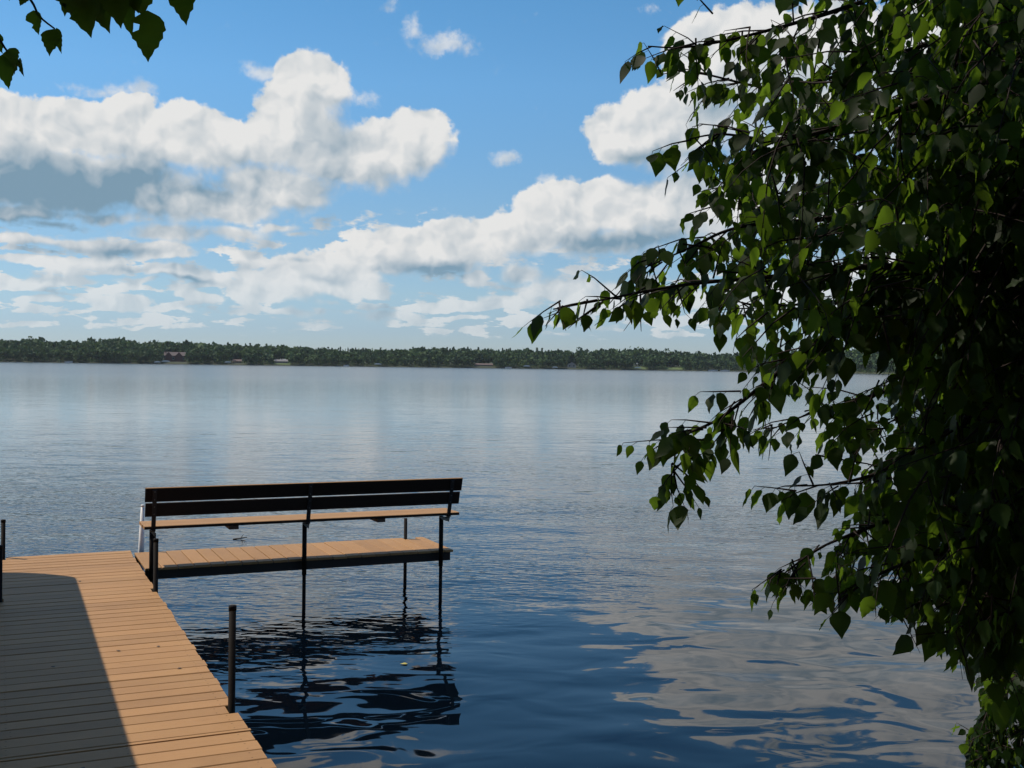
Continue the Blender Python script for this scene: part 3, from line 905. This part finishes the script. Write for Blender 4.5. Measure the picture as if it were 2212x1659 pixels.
def boat(x, label, L=6.0, back=-8):
    p = far_pos(x, back, 0.0); az = math.atan2(p.x, p.y)
    t = thing('far_boat', label, 'boat', p, -az)
    vs = [(-L / 2, -.9, 0), (L / 2 * .6, -.9, 0), (L / 2, 0, .1), (L / 2 * .6, .9, 0), (-L / 2, .9, 0),
          (-L / 2, -1.05, .9), (L / 2 * .65, -1.05, 1.0), (L / 2 * 1.1, 0, 1.15), (L / 2 * .65, 1.05, 1.0), (-L / 2, 1.05, .9)]
    mesh_obj('hull', vs, [(0, 1, 6, 5), (1, 2, 7, 6), (2, 3, 8, 7), (3, 4, 9, 8), (4, 0, 5, 9), (5, 6, 7, 8, 9), (4, 3, 2, 1, 0)], lift_white, t)
    MB().box(-.8, .9, -.7, .7, 1.05, 1.7).build('cabin', glass_m, t)
def pier(x, label, L=14.0):
    p = far_pos(x, -L / 2 - 1, 0.0); az = math.atan2(p.x, p.y)
    t = thing('far_pier', label, 'pier', p, -az)
    MB().box(-.8, .8, -L / 2, L / 2, 0.45, 0.6).build('deck', pier_m, t)
    for y in (-L / 2 + .3, 0, L / 2 - .3):
        for sx in (-.7, .7):
            MB().box(sx - .07, sx + .07, y - .07, y + .07, -1, 0.9).build('post', pier_m, t)
boat(148, 'white boat moored at the far left shore below round trees', 5)
shelter(358, 'white boat shelter on the waterline left of the red house', 6)
shelter(340, 'low white boat shelter farther left of the red house', 4.5, 2.0)
shelter(492, 'white boat shelter on the waterline beside the brown cabin', 4.5)
pier(555, 'small pier on the far shore between brown cabin and grey cottage')
boat(748, 'little white boat alone at the far shore between cottages', 4)
shelter(816, 'bright white boat shelter alone on the far shore in mid picture', 5.5)
boat(1098, 'white boat by the waterline left of the pale boathouse', 5)
shelter(1138, 'white boat shelter midway between brownish cottage and pale boathouse', 5.5)
shelter(1199, 'low white boat shelter just left of the pale boathouse', 4.5, 2.0)
shelter(1378, 'white boat shelter in front of the small white gabled house', 5.5)
boat(1540, 'white boat moored where the birch leaves meet the far shore', 7)
boat(1566, 'second white boat moored behind the birch leaves on the far shore', 7)
pier(1300, 'small pier on the far shore right of the pale boathouse')

# ------------------------------------------------------------------ birch foliage
def leaf_material(name, base, dark, glow, trans=0.42):
    mt = bpy.data.materials.new(name); mt.use_nodes = True
    N = NT(mt.node_tree); b = next(n for n in mt.node_tree.nodes if n.type == 'BSDF_PRINCIPLED')
    g = N.node('ShaderNodeNewGeometry'); oi = N.node('ShaderNodeObjectInfo')
    rnd = N.math('FRACT', N.math('ADD', g.outputs['Random Per Island'], N.math('MULTIPLY', oi.outputs['Random'], 7.31)))
    vein = N.noise(g.outputs['Position'], 60.0, 3.0, 0.6)
    f = N.math('ADD', N.math('MULTIPLY', rnd, 0.8), N.math('MULTIPLY', N.math('SUBTRACT', vein, 0.5), 0.5), clamp=True)
    c = N.mix(f, dark + (1,), base + (1,))
    N.put(b.inputs['Base Color'], c)
    b.inputs['Roughness'].default_value = 0.5
    b.inputs['Specular IOR Level'].default_value = 0.12
    tl = N.node('ShaderNodeBsdfTranslucent')
    N.put(tl.inputs[0], N.mix(f, tuple(q * 0.6 for q in glow) + (1,), glow + (1,)))
    ms = N.node('ShaderNodeMixShader'); ms.inputs[0].default_value = trans
    out = next(n for n in mt.node_tree.nodes if n.type == 'OUTPUT_MATERIAL')
    L = mt.node_tree.links
    L.new(b.outputs[0], ms.inputs[1]); L.new(tl.outputs[0], ms.inputs[2]); L.new(ms.outputs[0], out.inputs[0])
    return mt
leaf_m = leaf_material('birch_leaf', (0.022, 0.042, 0.011), (0.010, 0.022, 0.007), (0.19, 0.33, 0.022), 0.44)
twig_m = simple_mat('birch_twig', (0.026, 0.019, 0.016), 0.8, 0.3, 30.0, spec=0.15)
bk_m, N, b = new_mat('birch_bark')
g = N.node('ShaderNodeNewGeometry')
marks = N.noise(N.vmath('MULTIPLY', g.outputs['Position'], (3.0, 3.0, 22.0)), 1.6, 4.0, 0.6)
N.put(b.inputs['Base Color'], N.mix(N.smooth(marks, 0.55, 0.66), (0.55, 0.52, 0.47, 1), (0.05, 0.04, 0.035, 1)))
b.inputs['Roughness'].default_value = 0.75

r3 = random.Random(11)
def leaf_rows(fine):
    if fine:
        ts = [0.0, .06, .13, .2, .27, .35, .43, .51, .59, .67, .75, .83, .91, 1.0]
    else:
        ts = [0.0, .08, .24, .42, .62, .80, 1.0]
    return ts
def leaf_w(t):
    return float(np.interp(t, [0, .05, .13, .25, .38, .52, .66, .78, .88, .95, 1], [0, .17, .30, .385, .385, .325, .225, .135, .065, .025, 0]))
def leaf_mesh(fine, rr):
    """unit leaf: base at 0, tip at y=1; folded along the midrib, curled"""
    ts = leaf_rows(fine)
    fold = rr.uniform(0.02, 0.45); curl = rr.uniform(-0.45, 0.45); skew = rr.uniform(-.06, .06); wav = rr.uniform(0, .05)
    bite = rr.choice([None, None, .3, .55]) if fine else None; bside = rr.choice((0, 2))
    vs = []; rows = []
    for i, t in enumerate(ts):
        zc = curl * (t * t) * 0.6
        xc = skew * math.sin(t * 3)
        w = leaf_w(t)
        if fine and 0 < i < len(ts) - 1:
            w *= 1.055 if i % 2 else 0.955
        if t in (0.0, 1.0):
            vs.append((xc, t, zc)); rows.append((len(vs) - 1,) * 3)
        else:
            k = len(vs)
            dy = 0.025 if (fine and i % 2) else 0
            vs += [(xc - w, t + dy, zc + fold * w + wav * math.sin(t * 17)), (xc, t, zc), (xc + w, t + dy, zc + fold * w - wav * math.sin(t * 13))]
            if bite is not None and abs(t - bite) < .09:
                q = vs[k + bside]; vs[k + bside] = (xc + (q[0] - xc) * .45, q[1], q[2])
            rows.append((k, k + 1, k + 2))
    fs = []
    for a, c in zip(rows[:-1], rows[1:]):
        for j in (0, 1):
            f = [a[j], a[j + 1], c[j + 1], c[j]]
            f2 = []
            for q in f:
                if q not in f2: f2.append(q)
            if len(f2) >= 3: fs.append(tuple(f2))
    return vs, fs
FINE = [leaf_mesh(True, r3) for _ in range(8)]
COARSE = [leaf_mesh(False, r3) for _ in range(8)]
fine_me = []
for vs, fs in FINE:
    me = bpy.data.meshes.new('leaf'); me.from_pydata(vs, [], fs); me.materials.append(leaf_m)
    me.polygons.foreach_set('use_smooth', [True] * len(me.polygons)); me.update()
    fine_me.append(me)

def to_view(p):
    q = p - CAMP
    d = q.dot(F_)
    if d < 0.05: return (9999, 9999, d)
    return (1106 + 2212 * FPX * q.dot(R_) / d, 829.5 - 2212 * FPX * q.dot(U_) / d, d)

class Foliage:
    def __init__(self):
        self.leaves = []      # (base, dir, normal, length, width, view y)
        self.twigs = MB()
    def leaf(self, base, d, n, L, w=1.0):
        d = d.normalized()
        n = (n - d * n.dot(d))
        n = n.normalized() if n.length > 1e-5 else d.orthogonal().normalized()
        self.leaves.append((base, d, n, L, w))
    def twig(self, start, dirn, length, rr, leafL=0.055, keep=None, droop=0.55, r0=0.0022, step=0.030, side_bias=None):
        """a drooping twig with alternate hanging leaves"""
        p = Vector(start); d = dirn.normalized()
        n = max(3, int(length / step))
        pts = [p.copy()]
        sgn = 1
        stop = None
        for i in range(n):
            d = (d + Vector((rr.uniform(-.16, .16), rr.uniform(-.16, .16), rr.uniform(-.14, .12) - droop * 0.14))).normalized()
            p = p + d * step
            if keep is not None and not keep(p):
                break
            pts.append(p.copy())
            t = (i + 1) / n
            if t < 0.12: continue
            side = d.cross(Vector((0, 0, 1)))
            if side.length < 1e-3: side = Vector((1, 0, 0))
            side = side.normalized() * sgn
            sgn = -sgn
            ld = d * rr.uniform(.15, .5) + side * rr.uniform(.15, .55) + Vector((rr.uniform(-.25, .25), rr.uniform(-.25, .25), -rr.uniform(.55, 1.15)))
            ld.normalize()
            L = leafL * rr.uniform(.52, 1.34) * (1.0 if t < .75 else 1.18 - .62 * (t - .45))
            pet = ld * 0.4 + side * 0.35 + d * 0.2
            base = p + pet.normalized() * rr.uniform(.010, .018)
            nn = Vector((rr.uniform(-1, 1), rr.uniform(-1, 1), rr.uniform(-.5, .5))) + Vector((0, -.32, 0.2))
            if keep is None or keep(base + ld * L):
                self.leaf(base, ld, nn, L * 1.08, rr.uniform(.74, 1.02))
                self.twigs.tube([p, base], [0.0007, 0.0005], 3, False)
        if len(pts) > 2:
            self.twigs.tube(pts[::2] if len(pts) % 2 else pts[::2] + [pts[-1]], [r0 * (1 - .75 * i / max(1, (len(pts) // 2))) for i in range(len(pts[::2] if len(pts) % 2 else pts[::2] + [pts[-1]]))], 4, False)
    def matrix(self, lf):
        base, d, n, L, w = lf
        x = d.cross(n)
        m = Matrix((x * L * w, d * L, n * L)).transposed().to_4x4()
        m.translation = base
        return m
    def emit(self, parent, origin, n_single, rr, foliage_name='foliage'):
        """nearest leaves become parts of their own, the rest one mass"""
        def score(lf):
            x, y, d = to_view(lf[0] + lf[1] * lf[3] * .5)
            inside = -60 < x < 2270 and -60 < y < 1720 and d > 0
            clear = d
            return (0 if inside else 1, clear)
        order = sorted(range(len(self.leaves)), key=lambda i: score(self.leaves[i]))
        singles = order[:n_single]; rest = order[n_single:]
        off = Matrix.Translation(-Vector(origin))
        for i in singles:
            o = bpy.data.objects.new('leaf', fine_me[rr.randrange(len(fine_me))])
            COL.objects.link(o); o.parent = parent
            o.matrix_local = off @ self.matrix(self.leaves[i])
        V, Fc, k = [], [], 0
        if rest:
            byv = {}
            for i in rest:
                byv.setdefault(rr.randrange(len(COARSE)), []).append(i)
            allv = []; loops = []; starts = []; ls = 0; vo = 0
            for j, idx in byv.items():
                vs, fs = COARSE[j]
                va = np.array(vs + [])
                va4 = np.concatenate([va, np.ones((len(va), 1))], 1)
                ms = np.array([off @ self.matrix(self.leaves[i]) for i in idx])
                w = np.einsum('nij,kj->nki', ms, va4)[:, :, :3]
                allv.append(w.reshape(-1, 3))
                for f in fs:
                    pass
                base_idx = vo + np.arange(len(idx))[:, None] * len(va)
                for f in fs:
                    blk = (base_idx + np.array(f)[None, :])
                    loops.append(blk.reshape(-1))
                    starts.append(ls + np.arange(len(idx)) * len(f))
                    ls += blk.size
                vo += len(idx) * len(va)
            allv = np.concatenate(allv); loops = np.concatenate(loops); starts = np.concatenate(starts)
            me = bpy.data.meshes.new(foliage_name)
            me.vertices.add(len(allv)); me.loops.add(len(loops)); me.polygons.add(len(starts))
            me.vertices.foreach_set('co', allv.reshape(-1).astype(np.float32))
            me.loops.foreach_set('vertex_index', loops.astype(np.int32))
            me.polygons.foreach_set('loop_start', starts.astype(np.int32))
            me.update(calc_edges=True); me.validate()
            me.polygons.foreach_set('use_smooth', [True] * len(me.polygons))
            me.materials.append(leaf_m)
            o = bpy.data.objects.new(foliage_name, me); COL.objects.link(o); o.parent = parent
            o['kind'] = 'stuff'
        if self.twigs.v:
            o = mesh_obj('twigs', [Vector(q) - Vector(origin) for q in self.twigs.v], self.twigs.f, twig_m, parent, True)
            o['kind'] = 'stuff'
        return len(singles), len(rest)

def smooth_path(pts, n=6):
    """Catmull-Rom through 3D points"""
    P_ = [pts[0]] + list(pts) + [pts[-1]]
    out = []
    for i in range(1, len(P_) - 2):
        p0, p1, p2, p3 = P_[i - 1], P_[i], P_[i + 1], P_[i + 2]
        for k in range(n):
            t = k / n
            out.append(0.5 * ((2 * p1) + (p2 - p0) * t + (2 * p0 - 5 * p1 + 4 * p2 - p3) * t * t + (3 * p1 - p0 - 3 * p2 + p3) * t ** 3))
    out.append(pts[-1])
    return out

# ---- the birch on the right-hand bank
BT = Vector((2.15, 2.35, 0.55))
birch = thing('birch_tree', 'birch with dark hanging leafy boughs filling the right side', 'tree', BT)
MB().tube([Vector((0, 0, -0.4)), Vector((.02, .02, 0.6)), Vector((.08, .05, 2.0)), Vector((.05, .12, 3.8)), Vector((-.05, .15, 5.6)), Vector((0, .2, 7.5))],
          [0.14, 0.105, 0.092, 0.075, 0.05, 0.02], 14).build('trunk', bk_m, birch, True)

# left outline of the foliage on the water and sky, seen from the path (view y -> x)
OUTY = [-200, 0, 40, 75, 95, 130, 170, 215, 240, 300, 345, 365, 400, 440, 470, 520, 560, 590, 615, 640, 690, 715, 730, 760, 800, 860, 900, 960, 1000, 1020, 1060, 1110, 1150, 1200, 1245, 1285, 1305, 1330, 1350, 1420, 1470, 1500, 1540, 1600, 1700]
OUTX = [1600, 1615, 1600, 1560, 1470, 1415, 1420, 1470, 1480, 1490, 1440, 1500, 1520, 1490, 1465, 1425, 1370, 1300, 1255, 1140, 1140, 1210, 1540, 1560, 1590, 1560, 1600, 1630, 1650, 1760, 1830, 1850, 1790, 1740, 1660, 1650, 1690, 1790, 1930, 2000, 2060, 2110, 2130, 2090, 2080]
def in_crown(p, slack=0.0):
    x, y, d = to_view(p)
    return x > np.interp(y, OUTY, OUTX) - slack

F = Foliage()
# boughs: view points with depth in metres, from the trunk outwards; twig length, spacing
BOUGHS = [
    ([(2700, -330, 2.7), (2250, -150, 2.6), (1900, -10, 2.55), (1680, 60, 2.5), (1500, 100, 2.45), (1400, 100, 2.4)], .20, .05),
    ([(2700, -200, 3.2), (2200, 20, 3.1), (1900, 130, 3.0), (1700, 190, 2.9), (1520, 160, 2.8), (1430, 150, 2.8)], .22, .05),
    ([(2700, 30, 2.4), (2200, 160, 2.3), (1900, 250, 2.3), (1700, 300, 2.3), (1560, 290, 2.3), (1490, 300, 2.3)], .22, .045),
    ([(2650, 150, 3.4), (2200, 290, 3.3), (1850, 380, 3.2), (1650, 420, 3.1), (1530, 380, 3.0)], .22, .045),
    ([(2600, 330, 2.8), (2150, 420, 2.7), (1800, 470, 2.7), (1600, 490, 2.6), (1480, 540, 2.6), (1390, 580, 2.5)], .20, .045),
    ([(2600, 420, 2.3), (2200, 585, 2.25), (1900, 575, 2.25), (1700, 595, 2.3), (1480, 615, 2.3), (1300, 648, 2.3), (1195, 668, 2.3)], .12, .04),
    ([(2600, 560, 3.3), (2100, 640, 3.2), (1850, 650, 3.1), (1650, 660, 3.0), (1560, 640, 3.0)], .20, .05),
    ([(2600, 480, 2.5), (2150, 600, 2.45), (1830, 700, 2.4), (1700, 790, 2.4), (1560, 900, 2.35), (1470, 950, 2.35), (1455, 1030, 2.35)], .085, .036, 500),
    ([(2600, 700, 3.0), (2150, 760, 2.9), (1900, 850, 2.8), (1760, 890, 2.8), (1660, 930, 2.8)], .16, .05),
    ([(2600, 760, 2.4), (2200, 860, 2.35), (2000, 960, 2.3), (1900, 1020, 2.3), (1800, 1045, 2.3), (1715, 1050, 2.3)], .09, .05, 160),
    ([(2600, 860, 2.8), (2200, 1000, 2.7), (1980, 1100, 2.6), (1850, 1150, 2.5), (1760, 1190, 2.5), (1680, 1250, 2.45)], .15, .026),
    ([(2600, 980, 2.3), (2250, 1100, 2.25), (2050, 1180, 2.2), (1900, 1240, 2.2), (1810, 1300, 2.2)], .13, .03),
    ([(2600, 1120, 2.9), (2280, 1230, 2.8), (2100, 1280, 2.7), (1990, 1290, 2.7), (1945, 1320, 2.7)], .15, .03),
    ([(2600, 1130, 2.2), (2320, 1290, 2.2), (2150, 1330, 2.2), (2030, 1370, 2.2)], .10, .06),
    ([(2600, 1330, 4.2), (2350, 1400, 4.1), (2200, 1460, 4.0), (2130, 1540, 3.9), (2100, 1600, 3.9)], .18, .018),
    ([(2600, 1480, 4.0), (2350, 1540, 4.0), (2220, 1570, 3.9), (2120, 1640, 3.8)], .18, .018),
    ([(2600, 1240, 4.4), (2350, 1340, 4.3), (2230, 1420, 4.2), (2160, 1480, 4.1)], .18, .022, 60),
    ([(2500, 200, 2.2), (2300, 320, 2.2), (2150, 520, 2.2), (2080, 760, 2.2), (2080, 960, 2.2)], .20, .05),
    ([(2600, 500, 2.1), (2330, 700, 2.1), (2180, 900, 2.1), (2120, 1120, 2.1), (2100, 1260, 2.1)], .20, .05),
    ([(2600, 800, 3.4), (2300, 880, 3.3), (2080, 940, 3.2), (1950, 900, 3.1), (1880, 960, 3.0)], .18, .05),
    ([(2650, -400, 3.8), (2250, -140, 3.8), (1950, 60, 3.7), (1780, 240, 3.6), (1720, 420, 3.5)], .22, .055),
]
rb = random.Random(3)
for bough in BOUGHS:
    pts, tl, sp_ = bough[:3]
    slack = bough[3] if len(bough) > 3 else 8
    w3 = [at(x, y, d) for x, y, d in pts]
    # join the bough to the trunk
    root = BT + Vector((.06, .05, min(6.5, max(1.0, w3[0].z - BT.z - 0.2))))
    path = smooth_path([root] + w3, 7)
    n = len(path)
    rad_ = [max(0.0016, 0.013 * (1 - i / n) ** 1.5 + 0.0014) for i in range(n)]
    MB().tube([p - BT for p in path], rad_, 7).build('branch', twig_m, birch, True)
    for i in range(4, n - 1):
        path[i] = path[i] + Vector((rb.gauss(0, .006), rb.gauss(0, .006), rb.gauss(0, .008)))
    acc = 0.0
    for i in range(3, n):
        seg = (path[i] - path[i - 1])
        acc += seg.length
        dirb = seg.normalized()
        fr = i / n
        while acc > sp_ * .52:
            acc -= sp_ * .52
            start = path[i] - seg * rb.random()
            spread = Vector((rb.uniform(-1, 1), rb.uniform(-1, 1), rb.uniform(-.9, .7)))
            dd = dirb * rb.uniform(.3, .9) + spread * 0.75
            ln = tl * rb.uniform(.5, 1.5) * (1.25 - .6 * fr)
            F.twig(start, dd, ln, rb, leafL=rb.uniform(.037, .049), keep=lambda p: in_crown(p, slack))
    # the bough's own tip carries leaves too
    F.twig(path[-2], (path[-1] - path[-3]), 0.10, rb, leafL=.040, keep=None, droop=0.3, step=.022)
# free twigs that reach out of the outline
for (x, y, d, x2, y2, ln) in [(1500, 95, 2.4, 1375, 100, .12), (1530, 120, 2.5, 1440, 45, .13), (1540, 30, 2.5, 1490, -20, .1), (1550, 330, 2.4, 1415, 352, .14), (1560, 440, 2.6, 1470, 470, .12),
                              (1600, 845, 2.4, 1515, 835, .10), (1520, 950, 2.35, 1335, 945, .19), (1480, 990, 2.35, 1420, 1060, .10), (1740, 1215, 2.45, 1645, 1285, .13), (2140, 1580, 3.8, 2080, 1590, .12), (1330, 640, 2.3, 1270, 590, .09), (1850, 1250, 2.2, 1790, 1330, .1)]:
    a_, b_ = at(x, y, d), at(x2, y2, d)
    F.twig(a_, b_ - a_, (b_ - a_).length, rb, leafL=.040, keep=None, droop=0.25, step=.030)
# deeper boughs fill the heart of the crown
for i in range(520):
    x = rb.uniform(1620, 2330); y = rb.uniform(-60, 1330)
    lim = np.interp(y, OUTY, OUTX) + 90
    if x < lim: continue
    # openings where the lake and the sky show through
    if rb.random() < max(0.0, 0.72 - (x - lim) / 700.0): continue
    if (2110 < x < 2212 and 240 < y < 380) or (1760 < x < 1830 and 600 < y < 700) or (1900 < x < 2060 and 740 < y < 830 and rb.random() < .8): continue
    d = rb.uniform(2.0, 3.2)
    p = at(x, y, d)
    dd = Vector((rb.uniform(-1, .4), rb.uniform(-.8, .8), rb.uniform(-.8, .3)))
    F.twig(p, dd, rb.uniform(.14, .34), rb, leafL=rb.uniform(.037, .049), keep=lambda q: in_crown(q, -10))
for i in range(900):       # the dense heart along the trunk
    x = 2420 - 380 * rb.random() ** 1.25; y = rb.uniform(-80, 1290)
    d = rb.uniform(2.1, 3.3)
    p = at(x, y, d)
    F.twig(p, Vector((rb.uniform(-1, .6), rb.uniform(-.8, .8), rb.uniform(-.9, .2))), rb.uniform(.15, .32), rb, leafL=rb.uniform(.044, .056), keep=lambda q: in_crown(q, -40))
# the rest of the crown, above and beside the view
def outside_view(p):
    x, y, d = to_view(p)
    return d < 0.1 or y < -70 or x > 2300 or x < -120
for i in range(900):
    a = rb.uniform(0, 2 * math.pi); rr_ = 2.9 * math.sqrt(rb.random())
    z = rb.uniform(1.6, 7.4)
    sc = max(0.35, 1 - abs(z - 4.2) / 4.5)
    p = Vector((BT.x + math.cos(a) * rr_ * sc, BT.y + math.sin(a) * rr_ * sc, z))
    if (p - CAMP).length < 1.0 or not outside_view(p): continue
    F.twig(p, Vector((math.cos(a), math.sin(a), rb.uniform(-.7, .2))), rb.uniform(.25, .5), rb, leafL=.085, keep=outside_view, step=.07, r0=.003)
print('birch leaves', len(F.leaves), F.emit(birch, BT, 300, random.Random(2)))

# ---- the tree overhead, whose twigs hang into the upper left corner
OT = Vector((-2.6, -1.4, 0.7))
over = thing('overhanging_tree', 'leafy tree whose dark leaves hang into the upper left corner', 'tree', OT)
MB().tube([Vector((0, 0, -.4)), Vector((.02, .05, .8)), Vector((.1, .15, 2.4)), Vector((.2, .25, 4.2)), Vector((.15, .3, 6.5))], [.17, .13, .11, .08, .03], 14).build('trunk', bk_m, over, True)
G = Foliage()
LD = 1.28
limb = [OT + Vector((.12, .2, 2.6)), Vector((-1.7, 0.1, 3.1)), at(-330, -330, 1.35), at(-60, -130, 1.3), at(150, -90, LD), at(320, -70, LD), at(430, -95, LD)]
pth = smooth_path(limb, 6)
MB().tube([p - OT for p in pth], [max(.002, .024 * (1 - i / len(pth)) ** 1.2) for i in range(len(pth))], 7).build('branch', twig_m, over, True)
tw2 = smooth_path([at(-60, -130, 1.3), at(20, -50, 1.28), at(66, 0, 1.27), at(85, 35, 1.27), at(118, 62, 1.27)], 4)
MB().tube([p - OT for p in tw2], [.0022 * (1 - .6 * i / len(tw2)) for i in range(len(tw2))], 5).build('branch', twig_m, over, True)
tw3 = smooth_path([at(-120, -60, 1.3), at(-40, 40, 1.28), at(-5, 80, 1.27), at(15, 110, 1.27), at(42, 135, 1.27)], 4)
MB().tube([p - OT for p in tw3], [.0022 * (1 - .6 * i / len(tw3)) for i in range(len(tw3))], 5).build('branch', twig_m, over, True)
for (x0, y0, x1, y1, w_px, d) in [
        (318, 22, 325, 138, 74, 1.25), (384, -52, 410, 56, 66, 1.27), (170, -62, 197, 82, 112, 1.26), (214, -72, 190, 36, 96, 1.3), (236, -38, 262, 64, 62, 1.24), (268, -55, 286, 82, 66, 1.28), (300, -60, 318, 48, 70, 1.3), (150, -60, 150, 40, 60, 1.31),
        (250, -80, 305, 40, 80, 1.33), (338, -80, 345, -4, 60, 1.3), (180, -40, 230, 60, 70, 1.29), (205, -60, 240, 74, 84, 1.31), (160, -50, 172, 66, 66, 1.3), (280, -40, 300, 30, 50, 1.27), (400, -70, 396, 30, 44, 1.3), (140, -60, 132, 22, 46, 1.28),
        (72, 22, 84, 76, 34, 1.27), (118, 62, 106, 120, 40, 1.26), (122, 60, 134, 118, 20, 1.28), (20, 104, 34, 152, 40, 1.27), (4, 118, 15, 196, 42, 1.25), (40, 128, 52, 166, 16, 1.28), (26, 130, 38, 168, 22, 1.29), (-6, 66, 4, 118, 26, 1.27), (58, -20, 44, 14, 34, 1.28), (24, -30, 20, 4, 30, 1.3)]:
    a_, b_ = at(x0, y0, d), at(x1, y1, d * rb.uniform(.985, 1.015))
    dv = b_ - a_
    wr = (w_px / PXM(d)) / (0.77 * dv.length)
    G.leaf(a_, dv, Vector((rb.uniform(-.25, .25), -1, rb.uniform(-.3, .3))), dv.length, wr)
n_single_over = len(G.leaves)
singles = list(G.leaves)
for i in range(2400):      # crown over the path, above the view
    a = rb.uniform(0, 2 * math.pi); q = math.sqrt(rb.random()); z = rb.uniform(3.4, 8.0)
    sc = max(0.3, 1 - abs(z - 5.0) / 4.2)
    p = Vector((-0.5 + math.cos(a) * 3.7 * q * sc, 0.4 + math.sin(a) * 3.6 * q * sc, z))
    if not outside_view(p): continue
    G.twig(p, Vector((math.cos(a), math.sin(a), rb.uniform(-.6, .2))), rb.uniform(.3, .5), rb, leafL=.10, keep=outside_view, step=.085, r0=.003)
for i in range(700):       # unseen twigs added along the sun's path to shade the corner leaves
    t = rb.uniform(1.2, 3.6)
    c = at(rb.uniform(-40, 420), rb.uniform(-60, 160), 1.28) + SUN_DIR * t + Vector((rb.gauss(0, .25), rb.gauss(0, .25), rb.gauss(0, .15)))
    if not outside_view(c): continue
    G.twig(c, Vector((rb.uniform(-1, 1), rb.uniform(-1, 1), rb.uniform(-.6, .2))), rb.uniform(.2, .35), rb, leafL=.09, keep=outside_view, step=.07, r0=.003)
print('overhead leaves', len(G.leaves), G.emit(over, OT, n_single_over, random.Random(4)))

# ------------------------------------------------------------------ small things afloat and on the planks
yl_m = simple_mat('fallen_yellow', (0.42, 0.36, 0.08), 0.6, 0.2, 30.0)
dl_m = simple_mat('fallen_dark', (0.030, 0.022, 0.016), 0.6, 0.3, 30.0)
def fallen(name, p, L, ang, mat, label, cat='leaf', group=None, flip=0.0, var=0):
    vs, fs = FINE[var]
    o = mesh_obj(name, [(x * L, (y - .5) * L, z * L * .35 + .0015) for x, y, z in vs], fs, mat, None, True)
    md = o.modifiers.new('thick', 'SOLIDIFY'); md.thickness = 0.0008
    o.location = p; o.rotation_euler = (flip, 0, ang)
    tag(o, label, cat, group)
    return o
fallen('floating_leaf', Vector((-0.82, 8.70, 0.004)), 0.06, rad(100), yl_m, 'yellow fallen leaf floating on the dark water below the bench')
fallen('floating_leaf', Vector((-0.72, 8.62, 0.004)), 0.08, rad(75), dl_m, 'dark fallen leaf floating beside the yellow one')
tw = thing('floating_twig', 'dark bit of twig floating in the water seen between bench seat and platform', 'twig', Vector((-3.58, 14.74, 0.0)))
MB().tube([(-.10, 0, .004), (0, .02, .014), (.09, -.01, .03)], [.008, .010, .005], 6).build('stem', dl_m, tw, True)
MB().tube([(0, .02, .014), (.03, .05, .06)], [.006, .003], 5).build('side_shoot', dl_m, tw, True)
for i, (v, u, a, nm) in enumerate([(0.95, 7.57, 20, 'leaf scrap near the right plank ends in mid walkway'), (0.30, 7.30, 80, 'leaf scrap in the shade in mid walkway'), (1.0, 6.98, 140, 'leaf scrap by the plank ends nearer than the mid walkway one'),
                                   (0.62, 10.05, 15, 'leaf scrap at the shadow corner on the walkway'), (0.70, 7.55, 100, 'leaf scrap on the sunlit planks just right of the shadow edge'), (0.35, 5.43, 95, 'leaf scrap on the shaded planks nearest the lower edge')]):
    fallen('leaf_scrap', dk(v, u, DECK + 0.004), 0.028, rad(a), dl_m, 'dark ' + nm, 'leaf', 'scraps of leaf on the walkway', var=i)

# ------------------------------------------------------------------ unseen trees added behind the viewpoint to block sky light
near_foliage = foliage_mat('sky_block_foliage', (0.05, 0.085, 0.025), (0.02, 0.04, 0.015), 0.2)
for (x, y, h, lab) in ((-7.0, -6.5, 11.0, 'tall unseen tree added behind the start of the walkway to block sky light'), (0.5, -8.0, 12.0, 'broad unseen tree added straight behind the viewpoint to block sky light'), (7.5, -4.0, 10.5, 'unseen tree added behind the birch to block sky light')):
    t = thing('sky_block_tree', lab, 'tree', (x, y, 0.8), 0, 'added trees blocking sky light')
    qd = crown_cloud(h, h * 0.85, 'broadleaf', 2600, 0.26)
    qd2 = crown_cloud(h * 0.55, h * 0.8, 'broadleaf', 1500, 0.26)
    cloud_mesh('crown', [qd, qd2], [nr.uniform(0, .8, 2600), nr.uniform(0, .8, 1500)], near_foliage, t)
    MB().tube([(0, 0, -.4), (0.1, 0, 1.5), (0.05, .1, h * .75)], [.2, .15, .05], 10).build('trunk', bark_far, t, True)

# ------------------------------------------------------------------ air over the lake
hz_ = MB().box(-9600, 9600, -120, 9900, -3.0, 45.0)
hm = bpy.data.materials.new('lake_air'); hm.use_nodes = True
hm.node_tree.nodes.clear()
hv = hm.node_tree.nodes.new('ShaderNodeVolumePrincipled')
hv.inputs['Color'].default_value = (0.80, 0.90, 1.0, 1)
hv.inputs['Density'].default_value = 0.00006
hv.inputs['Anisotropy'].default_value = 0.2
ho = hm.node_tree.nodes.new('ShaderNodeOutputMaterial')
hm.node_tree.links.new(hv.outputs[0], ho.inputs['Volume'])
haze = hz_.build('haze', hm)
haze['kind'] = 'stuff'
